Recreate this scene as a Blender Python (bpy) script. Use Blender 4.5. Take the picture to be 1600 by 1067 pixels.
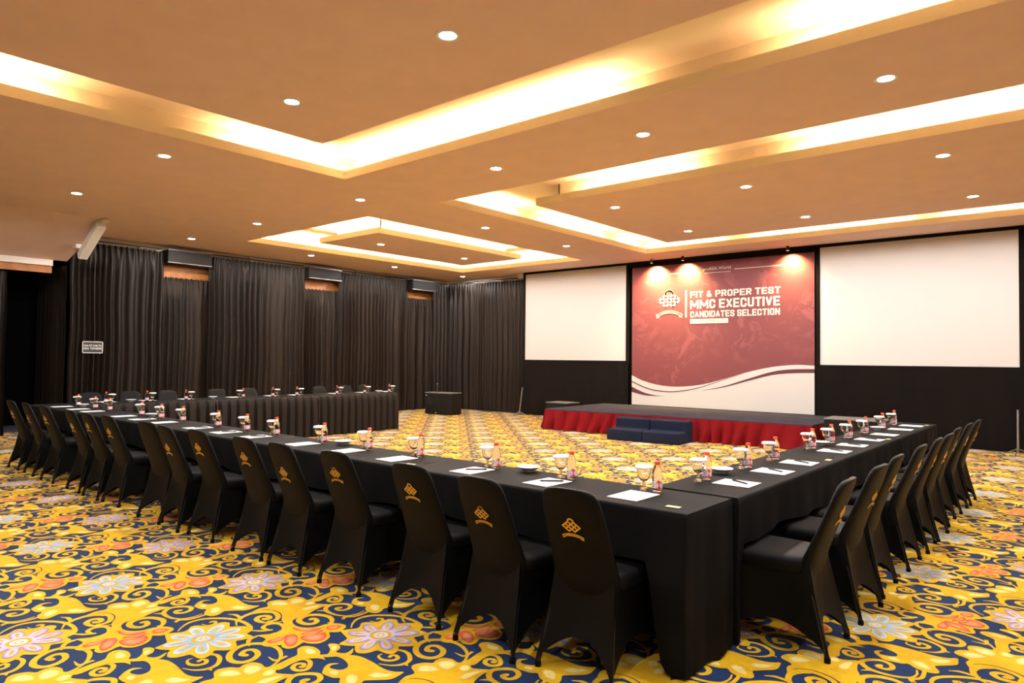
import bpy, bmesh, math, random
import numpy as np
from math import sin, cos, pi, radians, atan2, sqrt
from mathutils import Vector, Matrix
from mathutils.geometry import tessellate_polygon

for o in list(bpy.data.objects): bpy.data.objects.remove(o)
SC = bpy.context.scene
COL = SC.collection
rnd = random.Random(7)

# ------------------------------------------------------------------ camera
EYE = 1.45
cam = bpy.data.cameras.new('camera'); CAM = bpy.data.objects.new('camera', cam); COL.objects.link(CAM)
cam.sensor_width = 36.0; cam.lens = 24.148; cam.clip_start = 0.05; cam.clip_end = 100
_r = Vector((0.76123848, 0.64839698, 0.00986542)); _u = Vector((0.00910852, -0.02590304, 0.99962296)); _f = Vector((-0.64840806, 0.76086161, 0.02562433))
m = Matrix((( _r.x, _u.x, -_f.x, 0), (_r.y, _u.y, -_f.y, 0), (_r.z, _u.z, -_f.z, EYE), (0, 0, 0, 1)))
CAM.matrix_world = m
SC.camera = CAM

# ------------------------------------------------------------------ view, world, light levels
SC.view_settings.view_transform = 'Standard'
SC.view_settings.look = 'None'
SC.view_settings.gamma = 1.0
SC.view_settings.use_curve_mapping = False
SC.view_settings.exposure = 0.0
W = bpy.data.worlds.new('world'); SC.world = W; W.use_nodes = True
W.node_tree.nodes['Background'].inputs[0].default_value = (0.9, 0.85, 0.8, 1)
W.node_tree.nodes['Background'].inputs[1].default_value = 0.02
DOWN_POWER = 185.0           # watts of each recessed downlight (spot)
DOWN_DISC = 40.0             # emission of the lamp disc
STRIP = 95.0                 # emission of the warm cove strips
SPOT_POWER = 620.0            # small warm spots on the backdrop
DOWN_COL = (1.0, 0.97, 0.95)
STRIP_COL = (1.0, 0.72, 0.40)
CEIL = 3.73
# ------------------------------------------------------------------ materials
def mat(name, col, rough=0.6, metal=0.0, spec=0.5, noise=0.0, nscale=30.0, bump=0.0, bscale=200.0, sheen=0.0, trans=0.0, ior=1.45, emit=0.0, coat=0.0, col2=None):
    M = bpy.data.materials.new(name); M.use_nodes = True
    N = M.node_tree.nodes; L = M.node_tree.links; B = N['Principled BSDF']
    B.inputs['Base Color'].default_value = (*col, 1); B.inputs['Roughness'].default_value = rough
    B.inputs['Metallic'].default_value = metal; B.inputs['Specular IOR Level'].default_value = spec
    B.inputs['Sheen Weight'].default_value = sheen; B.inputs['Transmission Weight'].default_value = trans
    B.inputs['IOR'].default_value = ior; B.inputs['Coat Weight'].default_value = coat
    if emit:
        B.inputs['Emission Color'].default_value = (*col, 1); B.inputs['Emission Strength'].default_value = emit
    if noise or bump:
        tc = N.new('ShaderNodeTexCoord')
    if noise:
        nz = N.new('ShaderNodeTexNoise'); nz.inputs['Scale'].default_value = nscale; nz.inputs['Detail'].default_value = 4
        L.new(tc.outputs['Object'], nz.inputs['Vector'])
        mx = N.new('ShaderNodeMix'); mx.data_type = 'RGBA'
        c2 = col2 if col2 else tuple(min(1, c * (1 + noise)) for c in col)
        c1 = col if col2 else tuple(c * (1 - noise) for c in col)
        mx.inputs['A'].default_value = (*c1, 1); mx.inputs['B'].default_value = (*c2, 1)
        mr = N.new('ShaderNodeMapRange'); mr.inputs['From Min'].default_value = 0.3; mr.inputs['From Max'].default_value = 0.7
        L.new(nz.outputs['Fac'], mr.inputs['Value']); L.new(mr.outputs['Result'], mx.inputs['Factor']); L.new(mx.outputs['Result'], B.inputs['Base Color'])
    if bump:
        nb = N.new('ShaderNodeTexNoise'); nb.inputs['Scale'].default_value = bscale; nb.inputs['Detail'].default_value = 3
        L.new(tc.outputs['Object'], nb.inputs['Vector'])
        bp = N.new('ShaderNodeBump'); bp.inputs['Strength'].default_value = bump; bp.inputs['Distance'].default_value = 0.01
        L.new(nb.outputs['Fac'], bp.inputs['Height']); L.new(bp.outputs['Normal'], B.inputs['Normal'])
    return M
MT = dict(
 ceil=mat('ceiling_paint', (0.76, 0.56, 0.49), 0.9, noise=0.03, nscale=3, bump=0.05, bscale=80),
 cove=mat('cove_paint', (0.88, 0.76, 0.58), 0.9),
 white=mat('white_moulding', (0.72, 0.66, 0.58), 0.6),
 wood=mat('wood_wall', (0.36, 0.135, 0.03), 0.5, noise=0.25, nscale=6),
 dark=mat('dark_wall', (0.004, 0.0036, 0.0036), 0.95, spec=0.1),
 plain=mat('plain_wall', (0.42, 0.30, 0.20), 0.9),
 curtain=mat('black_curtain', (0.0125, 0.0078, 0.0048), 0.5, spec=0.20, bump=0.12, bscale=60),
 dress=mat('black_drape_flat', (0.0055, 0.0042, 0.0036), 0.9, spec=0.15, bump=0.1, bscale=30),
 cover=mat('black_spandex', (0.0018, 0.0021, 0.0025), 0.55, spec=0.18, bump=0.06, bscale=260),
 cloth=mat('black_tablecloth', (0.0050, 0.0055, 0.0060), 0.75, spec=0.11, bump=0.10, bscale=70),
 skirt=mat('black_table_skirt', (0.013, 0.0095, 0.0075), 0.7, spec=0.25, bump=0.05, bscale=90),
 gold=mat('gold_thread', (0.80, 0.48, 0.08), 0.38, metal=0.65),
 goldpaper=mat('gold_paper', (0.75, 0.62, 0.28), 0.4, noise=0.2, nscale=60),
 red=mat('red_skirt_cloth', (0.15, 0.003, 0.005), 0.75, spec=0.10, bump=0.08, bscale=60),
 navy=mat('navy_step_carpet', (0.007, 0.012, 0.034), 0.9, spec=0.3, noise=0.3, nscale=50, bump=0.3, bscale=300),
 stage=mat('grey_blue_stage_carpet', (0.046, 0.044, 0.060), 0.95, spec=0.06, noise=0.22, nscale=5, bump=0.3, bscale=300),
 screen=mat('projection_fabric', (0.60, 0.565, 0.54), 0.85),
 blackmetal=mat('black_metal', (0.012, 0.012, 0.012), 0.4, spec=0.5),
 speaker=mat('black_speaker_box', (0.009, 0.0078, 0.0068), 0.7, spec=0.2, bump=0.15, bscale=150),
 grille=mat('speaker_port_black', (0.002, 0.002, 0.002), 0.9),
 littop=mat('lit_grey_box_top', (0.16, 0.15, 0.14), 0.6),  # black box top as lit from above, the light put into the grey
 acbody=mat('charcoal_plastic', (0.014, 0.012, 0.011), 0.6, spec=0.25),
 chrome=mat('chrome', (0.7, 0.68, 0.66), 0.2, metal=1.0),
 steel=mat('grey_steel', (0.3, 0.3, 0.31), 0.35, metal=0.8),
 woodtop=mat('plywood', (0.45, 0.3, 0.16), 0.6, noise=0.15, nscale=12),
 paper=mat('white_paper', (0.84, 0.83, 0.81), 0.8),
 lid=mat('white_paper_lid', (0.88, 0.87, 0.86), 0.7),
 pen=mat('black_pen', (0.02, 0.02, 0.022), 0.3),
 penr=mat('maroon_pen', (0.10, 0.03, 0.035), 0.3),
 bowl=mat('white_porcelain', (0.82, 0.81, 0.79), 0.18, coat=0.4),
 glass=mat('clear_glass', (1, 1, 1), 0.0, trans=1.0, ior=1.45),
 bottle=mat('water_bottle_plastic', (0.97, 0.98, 1.0), 0.03, trans=1.0, ior=1.25),
 cap=mat('red_cap', (0.85, 0.07, 0.02), 0.4),
 lred=mat('label_red', (0.80, 0.03, 0.02), 0.45),
 lnavy=mat('label_navy', (0.06, 0.06, 0.28), 0.45),
 lwhite=mat('label_lilac_white', (0.74, 0.68, 0.78), 0.5),
 lamp=mat('lamp_disc', (1, 0.97, 0.93), 0.5, emit=DOWN_DISC),
 trim=mat('lamp_ring', (0.75, 0.72, 0.68), 0.4),
 strip=mat('strip_light', STRIP_COL, 0.5, emit=STRIP),
 strip2=mat('strip_light_bright', STRIP_COL, 0.5, emit=STRIP*1.8),
 spotlamp=mat('spot_lens', (1, 0.75, 0.4), 0.5, emit=1.5),
 offwhite=mat('banner_off_white', (0.56, 0.54, 0.52), 0.7),
 bantext=mat('banner_text_white', (0.62, 0.58, 0.52), 0.6),
 banmar=mat('banner_dark_maroon', (0.10, 0.02, 0.032), 0.7),
 bangrey=mat('banner_small_text', (0.22, 0.12, 0.09), 0.7),
 signwhite=mat('sign_white', (0.55, 0.54, 0.52), 0.6),
 signblack=mat('sign_black', (0.02, 0.02, 0.02), 0.5),
)
# banner cloth: maroon with a tone-on-tone damask
def banner_mat():
    M = bpy.data.materials.new('banner_maroon_damask'); M.use_nodes = True
    N = M.node_tree.nodes; L = M.node_tree.links; B = N['Principled BSDF']; B.inputs['Roughness'].default_value = 0.6
    tc = N.new('ShaderNodeTexCoord'); mp = N.new('ShaderNodeMapping'); mp.inputs['Scale'].default_value = (1, 1, 1)
    L.new(tc.outputs['Object'], mp.inputs['Vector'])
    n1 = N.new('ShaderNodeTexNoise'); n1.inputs['Scale'].default_value = 1.7; n1.inputs['Detail'].default_value = 2.5; n1.inputs['Distortion'].default_value = 2.8
    L.new(mp.outputs['Vector'], n1.inputs['Vector'])
    r1 = N.new('ShaderNodeMapRange'); r1.inputs['From Min'].default_value = 0.50; r1.inputs['From Max'].default_value = 0.60
    L.new(n1.outputs['Fac'], r1.inputs['Value'])
    n2 = N.new('ShaderNodeTexNoise'); n2.inputs['Scale'].default_value = 1.1; n2.inputs['Detail'].default_value = 5
    L.new(mp.outputs['Vector'], n2.inputs['Vector'])
    r2 = N.new('ShaderNodeMapRange'); r2.inputs['From Min'].default_value = 0.42; r2.inputs['From Max'].default_value = 0.62
    L.new(n2.outputs['Fac'], r2.inputs['Value'])
    mu = N.new('ShaderNodeMath'); mu.operation = 'MULTIPLY'; L.new(r1.outputs['Result'], mu.inputs[0]); L.new(r2.outputs['Result'], mu.inputs[1])
    mx = N.new('ShaderNodeMix'); mx.data_type = 'RGBA'
    mx.inputs['A'].default_value = (0.160, 0.030, 0.038, 1); mx.inputs['B'].default_value = (0.225, 0.056, 0.062, 1)
    L.new(mu.outputs[0], mx.inputs['Factor']); L.new(mx.outputs['Result'], B.inputs['Base Color'])
    return M
MT['banner'] = banner_mat()
def carpet_mat():
    M = bpy.data.materials.new('floral_carpet'); M.use_nodes = True
    N = M.node_tree.nodes; L = M.node_tree.links; B = N['Principled BSDF']
    B.inputs['Roughness'].default_value = 0.95; B.inputs['Specular IOR Level'].default_value = 0.15; B.inputs['Sheen Weight'].default_value = 0.1
    at = N.new('ShaderNodeAttribute'); at.attribute_name = 'yarn'
    tc = N.new('ShaderNodeTexCoord')
    nz = N.new('ShaderNodeTexNoise'); nz.inputs['Scale'].default_value = 9; nz.inputs['Detail'].default_value = 8; nz.inputs['Roughness'].default_value = 0.75
    L.new(tc.outputs['Object'], nz.inputs['Vector'])
    mr = N.new('ShaderNodeMapRange'); mr.inputs['From Min'].default_value = 0.3; mr.inputs['From Max'].default_value = 0.7; mr.inputs['To Min'].default_value = 0.78; mr.inputs['To Max'].default_value = 1.15
    L.new(nz.outputs['Fac'], mr.inputs['Value'])
    mx = N.new('ShaderNodeVectorMath'); mx.operation = 'SCALE'
    L.new(at.outputs['Color'], mx.inputs[0]); L.new(mr.outputs['Result'], mx.inputs['Scale']); L.new(mx.outputs['Vector'], B.inputs['Base Color'])
    nb = N.new('ShaderNodeTexNoise'); nb.inputs['Scale'].default_value = 250; L.new(tc.outputs['Object'], nb.inputs['Vector'])
    bp = N.new('ShaderNodeBump'); bp.inputs['Strength'].default_value = 0.4; bp.inputs['Distance'].default_value = 0.004
    L.new(nb.outputs['Fac'], bp.inputs['Height']); L.new(bp.outputs['Normal'], B.inputs['Normal'])
    return M
MT['carpet'] = carpet_mat()

# ------------------------------------------------------------------ mesh helpers
class MB:
    """collects shapes and links them as one mesh object"""
    def __init__(s): s.v = []; s.f = []; s.mi = []; s.m = 0
    def add(s, vs, fs):
        b = len(s.v); s.v += [tuple(v) for v in vs]; s.f += [tuple(b + i for i in f) for f in fs]; s.mi += [s.m] * len(fs); return s
    def box(s, x0, x1, y0, y1, z0, z1):
        s.add([(x0,y0,z0),(x1,y0,z0),(x1,y1,z0),(x0,y1,z0),(x0,y0,z1),(x1,y0,z1),(x1,y1,z1),(x0,y1,z1)],
              [(0,3,2,1),(4,5,6,7),(0,1,5,4),(1,2,6,5),(2,3,7,6),(3,0,4,7)]); return s
    def lathe(s, prof, n=24, cx=0, cy=0, closed=True):
        vs = []; fs = []
        for r, z in prof:
            for k in range(n):
                a = 2*pi*k/n; vs.append((cx + r*cos(a), cy + r*sin(a), z))
        for i in range(len(prof)-1):
            for k in range(n):
                fs.append((i*n+k, i*n+(k+1)%n, (i+1)*n+(k+1)%n, (i+1)*n+k))
        if closed:
            fs.append(tuple(range(n-1, -1, -1))); fs.append(tuple((len(prof)-1)*n + k for k in range(n)))
        s.add(vs, fs); return s
    def tube(s, pts, r, n=10):
        pts = [Vector(p) for p in pts]; rings = []
        for i, p in enumerate(pts):
            d = (pts[min(i+1, len(pts)-1)] - pts[max(i-1, 0)]).normalized()
            a = d.cross(Vector((0,0,1)));
            if a.length < 0.05: a = d.cross(Vector((1,0,0)))
            a.normalize(); b = d.cross(a); rr = r[i] if isinstance(r, (list, tuple)) else r
            rings.append([p + a*rr*cos(2*pi*k/n) + b*rr*sin(2*pi*k/n) for k in range(n)])
        vs = [v for R in rings for v in R]; fs = []
        for i in range(len(rings)-1):
            for k in range(n): fs.append((i*n+k, i*n+(k+1)%n, (i+1)*n+(k+1)%n, (i+1)*n+k))
        fs.append(tuple(range(n-1,-1,-1))); fs.append(tuple((len(rings)-1)*n+k for k in range(n)))
        s.add(vs, fs); return s
    def grid(s, P):
        """P: list of rows of points"""
        n = len(P[0]); s.add([p for row in P for p in row], [(i*n+j, i*n+j+1, (i+1)*n+j+1, (i+1)*n+j) for i in range(len(P)-1) for j in range(n-1)]); return s
    def build(s, name, mats, parent=None, smooth=False, bevel=0, loc=None, rotz=None, fix=True, seg=2):
        me = bpy.data.meshes.new(name); me.from_pydata(s.v, [], s.f)
        if not isinstance(mats, (list, tuple)): mats = [mats]
        for q in mats: me.materials.append(MT[q])
        if len(mats) > 1: me.polygons.foreach_set('material_index', s.mi)
        if fix:
            bm = bmesh.new(); bm.from_mesh(me); bmesh.ops.recalc_face_normals(bm, faces=bm.faces); bm.to_mesh(me); bm.free()
        if smooth:
            me.polygons.foreach_set('use_smooth', [True]*len(me.polygons))
            me.set_sharp_from_angle(angle=radians(50))
        me.update()
        o = bpy.data.objects.new(name, me); COL.objects.link(o)
        if parent: o.parent = parent
        if loc: o.location = loc
        if rotz is not None: o.rotation_euler[2] = rotz
        if bevel:
            bv = o.modifiers.new('bevel', 'BEVEL'); bv.width = bevel; bv.segments = seg; bv.limit_method = 'ANGLE'
        return o
def tag(o, label=None, cat=None, group=None, kind=None):
    if label: o['label'] = label
    if cat: o['category'] = cat
    if group: o['group'] = group
    if kind: o['kind'] = kind
    return o
def empty(name, loc=(0,0,0), rotz=0):
    o = bpy.data.objects.new(name, None); COL.objects.link(o); o.location = loc; o.rotation_euler[2] = rotz; o.empty_display_size = 0.1; return o
def copy_tree(o, parent=None):
    c = o.copy(); COL.objects.link(c); c.parent = parent
    for ch in [q for q in bpy.data.objects if q.parent == o]: copy_tree(ch, c)
    return c
KIDS = {}
def fast_copy(o, kids, parent=None):
    c = o.copy(); COL.objects.link(c); c.parent = parent
    for ch in kids.get(o.name, []): fast_copy(ch, kids, c)
    return c
def kidmap(o, d):
    d[o.name] = [q for q in bpy.data.objects if q.parent == o]
    for q in d[o.name]: kidmap(q, d)
    return d
ORD = ['first','second','third','fourth','fifth','sixth','seventh','eighth','ninth','tenth','eleventh','twelfth','thirteenth','fourteenth','fifteenth']

# ------------------------------------------------------------------ floor: woven floral carpet
PAT = {'closed':[('gold',[(-0.07,-0.209),(-0.085,-0.167),(-0.1,-0.139),(-0.161,-0.119),(-0.208,-0.1),(-0.191,-0.063),(-0.17,-0.026),(-0.18,0.005),(-0.209,0.033),(-0.199,0.066),(-0.148,0.097),(-0.145,0.128),(-0.147,0.173),(-0.107,0.196),(-0.057,0.17),(-0.029,0.203),(0.021,0.239),(0.059,0.218),(0.083,0.183),(0.16,0.185),(0.161,0.136),(0.148,0.099),(0.202,0.074),(0.232,0.04),(0.21,0.005),(0.178,-0.027),(0.206,-0.055),(0.223,-0.1),(0.198,-0.122),(0.135,-0.127),(0.126,-0.161),(0.113,-0.193),(0.077,-0.211),(0.031,-0.189),(0.009,-0.17),(-0.022,-0.193)]),('gold',[(-0.48,-0.43),(-0.436,-0.421),(-0.397,-0.424),(-0.38,-0.45),(-0.343,-0.474),(-0.304,-0.458),(-0.278,-0.408),(-0.254,-0.419),(-0.209,-0.41),(-0.201,-0.371),(-0.22,-0.319),(-0.187,-0.305),(-0.155,-0.274),(-0.157,-0.226),(-0.185,-0.183),(-0.232,-0.155),(-0.215,-0.136),(-0.2,-0.109),(-0.233,-0.047),(-0.278,-0.041),(-0.318,-0.064),(-0.344,-0.11),(-0.347,-0.158),(-0.378,-0.199),(-0.424,-0.219),(-0.481,-0.214),(-0.525,-0.186),(-0.535,-0.136),(-0.538,-0.084),(-0.563,-0.028),(-0.576,0.034),(-0.576,0.089),(-0.651,0.044),(-0.689,0.066),(-0.722,0.07),(-0.746,0.042),(-0.793,0.048),(-0.838,0.028),(-0.843,-0.016),(-0.833,-0.042),(-0.867,-0.067),(-0.886,-0.112),(-0.871,-0.143),(-0.817,-0.171),(-0.824,-0.22),(-0.798,-0.281),(-0.792,-0.219),(-0.747,-0.183),(-0.69,-0.173),(-0.629,-0.191),(-0.579,-0.224),(-0.519,-0.248),(-0.462,-0.271),(-0.433,-0.309),(-0.434,-0.354)]),('gold',[(-0.489,0.18),(-0.517,0.199),(-0.547,0.233),(-0.553,0.266),(-0.521,0.293),(-0.533,0.262),(-0.521,0.239),(-0.489,0.242),(-0.458,0.262),(-0.462,0.297),(-0.503,0.323),(-0.568,0.334),(-0.629,0.314),(-0.674,0.28),(-0.638,0.33),(-0.575,0.375),(-0.514,0.406),(-0.421,0.408),(-0.32,0.398),(-0.262,0.411),(-0.227,0.438),(-0.216,0.404),(-0.214,0.354),(-0.244,0.316),(-0.279,0.28),(-0.292,0.258),(-0.268,0.216),(-0.268,0.182),(-0.303,0.165),(-0.356,0.174),(-0.394,0.206),(-0.422,0.187)]),('gold',[(-0.808,0.249),(-0.821,0.28),(-0.807,0.304),(-0.763,0.321),(-0.704,0.311),(-0.67,0.289),(-0.603,0.274),(-0.643,0.26),(-0.674,0.226),(-0.687,0.185),(-0.684,0.137),(-0.672,0.069),(-0.733,0.044),(-0.732,0.094),(-0.745,0.163),(-0.754,0.214)]),('gold',[(-0.742,0.383),(-0.736,0.409),(-0.701,0.418),(-0.659,0.396),(-0.64,0.359),(-0.601,0.375),(-0.595,0.4),(-0.613,0.442),(-0.566,0.395),(-0.585,0.342),(-0.647,0.274),(-0.669,0.29),(-0.651,0.318),(-0.688,0.358)])],'blobs':[('pale',[(-0.821,-0.153),(-0.86,-0.111),(-0.835,-0.073),(-0.791,-0.06),(-0.753,-0.071),(-0.769,-0.107)]),('pale',[(-0.783,-0.053),(-0.826,-0.012),(-0.806,0.022),(-0.762,0.034),(-0.729,0.014),(-0.722,-0.031),(-0.736,-0.055)]),('pale',[(-0.689,-0.012),(-0.712,0.029),(-0.691,0.057),(-0.653,0.031),(-0.653,-0.002)]),('pale',[(-0.629,-0.077),(-0.645,-0.027),(-0.626,0.027),(-0.6,0.057),(-0.597,-0.006),(-0.597,-0.058)]),('pale',[(-0.334,0.194),(-0.388,0.229),(-0.393,0.266),(-0.349,0.274),(-0.309,0.237),(-0.293,0.2)]),('pale',[(-0.319,0.301),(-0.328,0.347),(-0.274,0.374),(-0.237,0.397),(-0.241,0.356),(-0.27,0.317)]),('pale',[(-0.478,0.201),(-0.485,0.228),(-0.455,0.243),(-0.428,0.218),(-0.441,0.202)]),('pale',[(-0.767,0.262),(-0.79,0.29),(-0.749,0.302),(-0.704,0.294),(-0.7,0.262),(-0.727,0.25)]),('pale',[(-0.708,0.377),(-0.708,0.402),(-0.674,0.395),(-0.657,0.361),(-0.666,0.353)]),('orange',[(-0.369,-0.432),(-0.374,-0.395),(-0.365,-0.344),(-0.369,-0.313),(-0.327,-0.361),(-0.325,-0.401),(-0.335,-0.435)]),('orange',[(-0.316,-0.368),(-0.357,-0.32),(-0.345,-0.292),(-0.296,-0.299),(-0.238,-0.348),(-0.223,-0.391),(-0.268,-0.391)]),('orange',[(-0.277,-0.3),(-0.295,-0.265),(-0.265,-0.237),(-0.256,-0.176),(-0.209,-0.187),(-0.175,-0.225),(-0.179,-0.27),(-0.218,-0.297)]),('orange',[(-0.322,-0.271),(-0.322,-0.236),(-0.302,-0.2),(-0.284,-0.157),(-0.264,-0.201),(-0.291,-0.243)]),('orange',[(-0.301,-0.127),(-0.301,-0.089),(-0.259,-0.061),(-0.24,-0.1),(-0.26,-0.136)]),('orange',[(-0.436,-0.248),(-0.386,-0.231),(-0.341,-0.199),(-0.311,-0.145),(-0.308,-0.196),(-0.341,-0.235),(-0.384,-0.256)])],'strokes':[(0.02,[(-0.729,0.014),(-0.738,0.074),(-0.772,0.13),(-0.823,0.169),(-0.9,0.195),(-0.988,0.179),(-1.044,0.129),(-1.049,0.065),(-1.003,0.001),(-0.934,-0.028),(-0.879,-0.007),(-0.868,0.044),(-0.902,0.093),(-0.962,0.106),(-0.988,0.077),(-0.964,0.041),(-0.933,0.05)]),(0.012,[(-0.838,0.111),(-0.782,0.11),(-0.774,0.129),(-0.782,0.177)]),(0.016,[(-0.693,0.051),(-0.719,0.124),(-0.713,0.184),(-0.668,0.217),(-0.622,0.202),(-0.586,0.159),(-0.607,0.124),(-0.649,0.125),(-0.669,0.16),(-0.646,0.18),(-0.621,0.166),(-0.629,0.154)]),(0.018,[(-0.351,0.162),(-0.341,0.106),(-0.358,0.05),(-0.416,0.018),(-0.489,0.014),(-0.541,0.034),(-0.572,0.086),(-0.544,0.136),(-0.499,0.163),(-0.455,0.143),(-0.443,0.101),(-0.464,0.072),(-0.498,0.077),(-0.492,0.104)]),(0.01,[(-0.55,-0.02),(-0.525,0.006),(-0.493,0.014)]),(0.01,[(-0.34,0.0),(-0.354,0.027),(-0.358,0.053)]),(0.022,[(-0.361,-0.198),(-0.327,-0.147),(-0.324,-0.092),(-0.36,-0.048),(-0.42,-0.026),(-0.487,-0.046),(-0.524,-0.089),(-0.52,-0.142),(-0.488,-0.172),(-0.437,-0.174),(-0.402,-0.147),(-0.412,-0.11),(-0.454,-0.097),(-0.465,-0.115)]),(0.02,[(-0.553,-0.23),(-0.57,-0.274),(-0.617,-0.313),(-0.678,-0.317),(-0.709,-0.282),(-0.691,-0.25),(-0.655,-0.25),(-0.641,-0.272),(-0.662,-0.284)]),(0.02,[(-0.776,-0.372),(-0.789,-0.318),(-0.79,-0.257),(-0.762,-0.212),(-0.704,-0.193),(-0.639,-0.209),(-0.601,-0.244),(-0.601,-0.292)]),(0.016,[(-0.562,-0.418),(-0.518,-0.386),(-0.5,-0.351),(-0.544,-0.354),(-0.572,-0.324),(-0.56,-0.28),(-0.519,-0.263),(-0.455,-0.283),(-0.433,-0.326),(-0.434,-0.371)]),(0.016,[(-0.199,-0.04),(-0.241,0.0),(-0.275,0.058),(-0.268,0.126),(-0.219,0.186),(-0.144,0.234),(-0.052,0.252),(0.037,0.239),(0.08,0.201),(0.079,0.169)]),(0.012,[(-0.205,0.088),(-0.162,0.098),(-0.154,0.135),(-0.18,0.153),(-0.199,0.14),(-0.186,0.129)]),(0.014,[(-0.042,0.201),(-0.102,0.233),(-0.133,0.284),(-0.144,0.334),(-0.126,0.385),(-0.083,0.429)]),(0.014,[(-0.235,0.252),(-0.194,0.275),(-0.145,0.272),(-0.118,0.267)]),(0.014,[(0.071,0.22),(0.121,0.252),(0.149,0.295)]),(0.015,[(0.255,-0.218),(0.314,-0.189),(0.345,-0.144),(0.335,-0.094),(0.283,-0.054),(0.235,-0.045),(0.204,-0.057)]),(0.014,[(0.375,-0.139),(0.346,-0.137),(0.345,-0.148)]),(0.014,[(0.182,-0.136),(0.188,-0.165),(0.233,-0.178),(0.273,-0.157),(0.28,-0.122),(0.25,-0.105),(0.229,-0.117),(0.237,-0.135)]),(0.016,[(0.254,0.112),(0.199,0.137),(0.174,0.164),(0.169,0.194)]),(0.013,[(-0.326,0.003),(-0.344,0.035),(-0.318,0.077),(-0.317,0.138),(-0.322,0.174)]),(0.012,[(-0.231,-0.077),(-0.313,-0.078),(-0.353,-0.077)])],'petals':[(-0.152,-0.09),(-0.058,-0.171),(0.072,-0.171),(0.17,-0.087),(0.186,0.041),(0.121,0.154),(0.014,0.187),(-0.104,0.149),(-0.17,0.032)]}
def smooth_closed(pts, k=3):
    n = len(pts); out = []
    for i in range(n):
        p0, p1, p2, p3 = [np.array(pts[(i+j-1) % n]) for j in range(4)]
        for q in range(k):
            t = q/k; out.append(0.5*((2*p1)+(-p0+p2)*t+(2*p0-5*p1+4*p2-p3)*t*t+(-p0+3*p1-3*p2+p3)*t**3))
    return out
def smooth_open(pts, k=4):
    P = [np.array(p) for p in pts]; P = [2*P[0]-P[1]] + P + [2*P[-1]-P[-2]]; out = []
    for i in range(1, len(P)-2):
        p0, p1, p2, p3 = P[i-1:i+3]
        for q in range(k):
            t = q/k; out.append(0.5*((2*p1)+(-p0+p2)*t+(2*p0-5*p1+4*p2-p3)*t*t+(-p0+3*p1-3*p2+p3)*t**3))
    out.append(P[-2]); return out
GOLD=(0.72,0.435,0.004); GOLD2=(0.60,0.30,0.004); PALE=(0.82,0.70,0.25); ORAN=(0.62,0.06,0.02); PINK=(0.78,0.29,0.15); NAVY=(0.0035,0.026,0.105)
BLUE=(0.34,0.48,0.62); WHITE=(0.64,0.69,0.73); LAV=(0.26,0.20,0.48); LAVW=(0.60,0.53,0.68); PKW=(0.95,0.70,0.60)
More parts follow.
